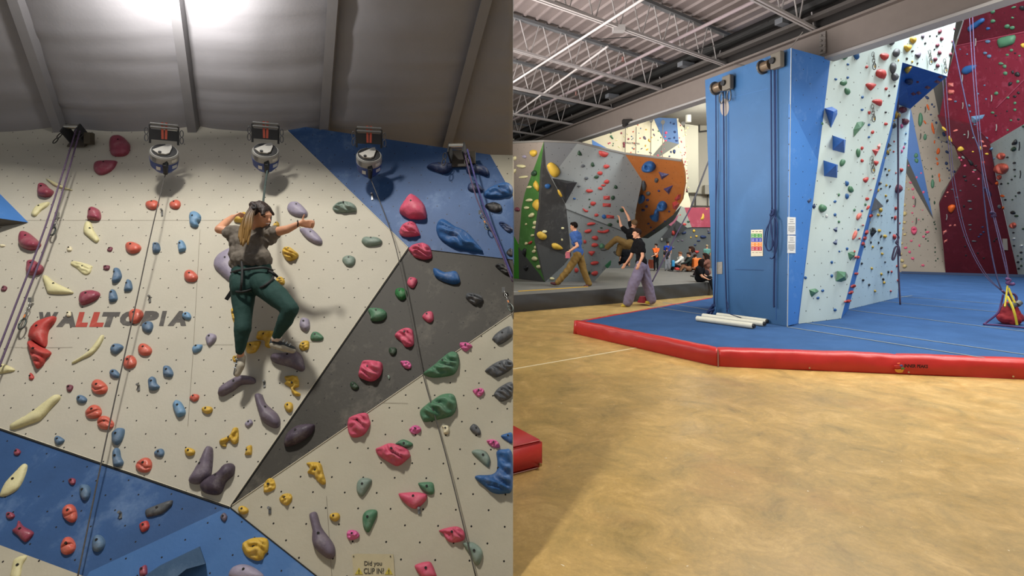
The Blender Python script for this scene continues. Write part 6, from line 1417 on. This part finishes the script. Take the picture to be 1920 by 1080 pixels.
person('man in black T-shirt and lavender trousers walking past the blue mat corner', 13.1,
    dict(head=(1194, 438), neck=(1197, 450), shA=(1202, 457, -.16), shB=(1192, 456, .16), elA=(1205, 480, -.22), haA=(1199, 494, -.28), elB=(1183, 482, .16), haB=(1174, 494, .08), pel=(1203, 494), hipA=(1202, 500, -.08), hipB=(1206, 500, .10),
         knA=(1188, 532, -.12), anA=(1177, 566, -.10), toA=(1167, 573.5, -.1), knB=(1213, 530, .12), anB=(1221, 562, .12), toB=(1212, 567, .05)), 1.04, '#151416', '#726a7d', '#2c1e18', '#b5a02f', face=(-1, -.15), vox=.0135, baggy=.060)
person('boulderer in black T-shirt and olive trousers hanging on the grey wall with both hands', 15.1,
    dict(head=(1189, 420, -.05), neck=(1186, 430), shA=(1174, 434, .05), shB=(1186, 432, .1), elA=(1164, 423, .15), haA=(1162, 413, .2), elB=(1178, 406, .2), haB=(1172, 395, .25), pel=(1184, 455), hipA=(1181, 459, -.1), hipB=(1184, 461, .1),
         knA=(1156, 448, -.1), anA=(1138, 464, .1), toA=(1128, 468, .15), knB=(1163, 461, .1), anB=(1160, 476, .15), toB=(1152, 473, .2)), 1.0, '#131314', '#6a5431', '#5f4a34', '#3a3a38', face=(-.3, 1), vox=.0135, baggy=.02, longhair=False)
person('bare-legged man in black shorts standing behind the boulder corner', 19.5,
    dict(head=(1172, 462), neck=(1173, 469), shA=(1166, 472), shB=(1179, 472), elA=(1163, 482), haA=(1162, 490), elB=(1181, 484), haB=(1180, 493), pel=(1172, 487), hipA=(1168, 489), hipB=(1176, 489), knA=(1163, 492), anA=(1163, 494), knB=(1172, 494), anB=(1175, 496)), 1.0, '#17171a', '#151518', '#2a1d16', face=(-.6, .3), vox=.022)
# people resting at the far end of the mats
Z0 = GH
def stand(label, x, Y, hpx, shirt, pants, hair, face=(-1, 0), **k):
    y0 = HY+(EYE-Z0)/Y*1000; u = hpx/100.
    def q(dx, h, dy=0): return (x+dx*u, y0-h*u, dy)
    j = dict(head=q(0, 93), neck=q(0, 84), shA=q(-10, 80), shB=q(10, 80), elA=q(-12, 64), haA=q(-12, 50), elB=q(12, 64), haB=q(10, 50), pel=q(0, 52), hipA=q(-5, 50), hipB=q(5, 50), knA=q(-5.5, 27), anA=q(-5.5, 4), toA=q(-6.5+face[0]*4, 1.2, -.08), knB=q(5.5, 27), anB=q(5.5, 4), toB=q(4.5+face[0]*4, 1.2, -.08))
    j.update(k.pop('j', {})); return person(label, Y, j, hpx*Y/1000/1.75, shirt, pants, hair, face=face, vox=.022, **k)
stand('man in orange T-shirt and black trousers standing sideways beyond the mats', 1230, 21.9, 51, '#d9622a', '#1a1a1c', '#2a1e18', j=dict(elA=(1229, 478, -.2), haA=(1222, 481, -.3), elB=(1231, 477, -.2), haB=(1224, 480, -.25)))
stand('man in blue T-shirt and dark cap facing the mats', 1252, 22.6, 54, '#1f3f9e', '#8f8f92', '#1b1512', face=(0, -1), cap='#15161a')
stand('person in dark grey top standing in front of the man in blue', 1250, 21.9, 44, '#2c2a2b', '#85868a', '#5f3f24', face=(0, 1))
stand('person in teal T-shirt standing in front of the far grey wall', 1325.5, 22.0, 49, '#5b8a80', '#1c1c1f', '#9a8a6a', face=(.2, 1))
def sit(label, x, Y, ph, shirt, pants, hair, face, knee=1, seat=None, **k):
    y0 = HY+(EYE-Z0)/Y*1000 if seat is None else seat; u = ph/100.
    def q(dx, h, dy=0): return (x+dx*u, y0-h*u, dy)
    j = dict(head=q(2*knee, 88), neck=q(0, 76), shA=q(-11, 68, .1), shB=q(11, 68, -.1), elA=q(14*knee, 48, .15), haA=q(38*knee, 42, .1), elB=q(20*knee, 46, -.2), haB=q(44*knee, 40, -.1), pel=q(-6*knee, 14), hipA=q(-3*knee, 12, .1), hipB=q(-3*knee, 12, -.1),
             knA=q(34*knee, 34, .12), anA=q(50*knee, 6, .12), toA=q(62*knee, 3, .12), knB=q(30*knee, 30, -.14), anB=q(44*knee, 6, -.14), toB=q(56*knee, 3, -.14))
    j.update(k.pop('j', {})); return person(label, Y, j, ph*Y/1000/.92, shirt, pants, hair, face=face, vox=.022, **k)
sit('seated person in white long-sleeved top with arms around dark knees', 1276, 21.6, 36, '#cfcdc4', '#1a1a1d', '#6a4630', (-1, -.3), -1, sleeve='long')
sit('seated man in dark green long-sleeved top beyond the mats', 1292, 21.2, 36, '#2b322f', '#8a6248', '#2a1d16', (-1, .1), -1, sleeve='long')
sit('seated person leaning back in a grey top between the seated group', 1297, 22.4, 44, '#4f4b4a', '#402025', '#33211a', (-1, .3), -1, sleeve='long', longhair=True)
sit('seated person in white shirt and bright orange bottoms', 1304, 21.4, 32, '#dcdad2', '#e0762a', '#2a1d16', (.6, .5), -1)
tag(link('orange_bag', join([box(W(1307, 494, Y=21.0), (.36, .3, .42), None, .06)]), mat('#d9702a', .7)), 'bright orange bag standing beside the seated people', 'bag')
tag(link('blue_bag', join([box(W(1262, 494, Y=21.3), (.12, .12, .26), None, .04)]), mat('#2f86b5', .6)), 'small blue water bottle beside the person in white', 'bottle')
tag(link('red_shoe', join([box(W(1269, 504, Y=21.0), (.16, .2, .10), None, .04)]), mat('#b8302a', .6)), 'red shoe on the mat before the person in white', 'shoe')
tag(link('orange_bucket', join([cone(W(1221, 503, Y=22.3), W(1222, 487, Y=22.3), .18, .12, 12)]), mat('#a5523a', .7)), 'terracotta coloured bag beside the man in orange', 'bag')
sit('person in brown and pink top sitting behind the dark haired woman', 1323, 18.2, 44, '#7a5245', '#2a2225', '#2b1d18', (-.6, .4), -1, longhair=True)
person('dark haired woman in black sitting on the edge of the grey mat', 15.9,
    dict(head=(1316, 492), neck=(1312, 500), shA=(1309, 504, -.15), shB=(1317, 504, .15), elA=(1316, 518, -.2), haA=(1324, 522, -.3), elB=(1320, 516, .2), haB=(1328, 520, .1), pel=(1310, 523), hipA=(1312, 525, -.08), hipB=(1313, 525, .08),
         knA=(1330, 521, -.2), anA=(1337, 541, -.3), toA=(1341, 545, -.35), knB=(1332, 521, .1), anB=(1338, 543, .0), toB=(1342, 546, -.1)), .88, '#17171a', '#121214', '#1c1310', face=(.8, .4), vox=.015, longhair=True)
# ---------------------------------------------------------------- labels; the 300 holds that show largest are objects, the rest one object
def vis(h):
    x0, x1 = max(0, h['x']-h['w']/2), min(1920, h['x']+h['w']/2); y0, y1 = max(0, h['y']-h['h']/2), min(1080, h['y']+h['h']/2)
    return max(0, x1-x0)*max(0, y1-y0)
name_holds()
HOLDS.sort(key=vis, reverse=True)
rest = HOLDS[300:]
vs, fs, mi, mats, sm = [], [], [], [], []
for h in rest:
    o = h['o']; me = o.data; T = o.location
    if me.materials[0] not in mats: mats.append(me.materials[0])
    k = mats.index(me.materials[0]); b = len(vs)
    vs += [v.co+T for v in me.vertices]
    for p in me.polygons: fs.append(tuple(i+b for i in p.vertices)); mi.append(k); sm.append(p.use_smooth)
    for c in list(o.children): bpy.data.objects.remove(c)
    bpy.data.objects.remove(o)
me = mk(vs, fs); [me.materials.append(m) for m in mats]
me.polygons.foreach_set('material_index', mi); me.polygons.foreach_set('use_smooth', sm)
tag(link('small_holds', me, None, loc=(0, 0, 0)), 'hundreds of tiny mixed-colour holds dotted over all the climbing walls', 'climbing holds', None, 'stuff')
sc.collection.children.link(gym)
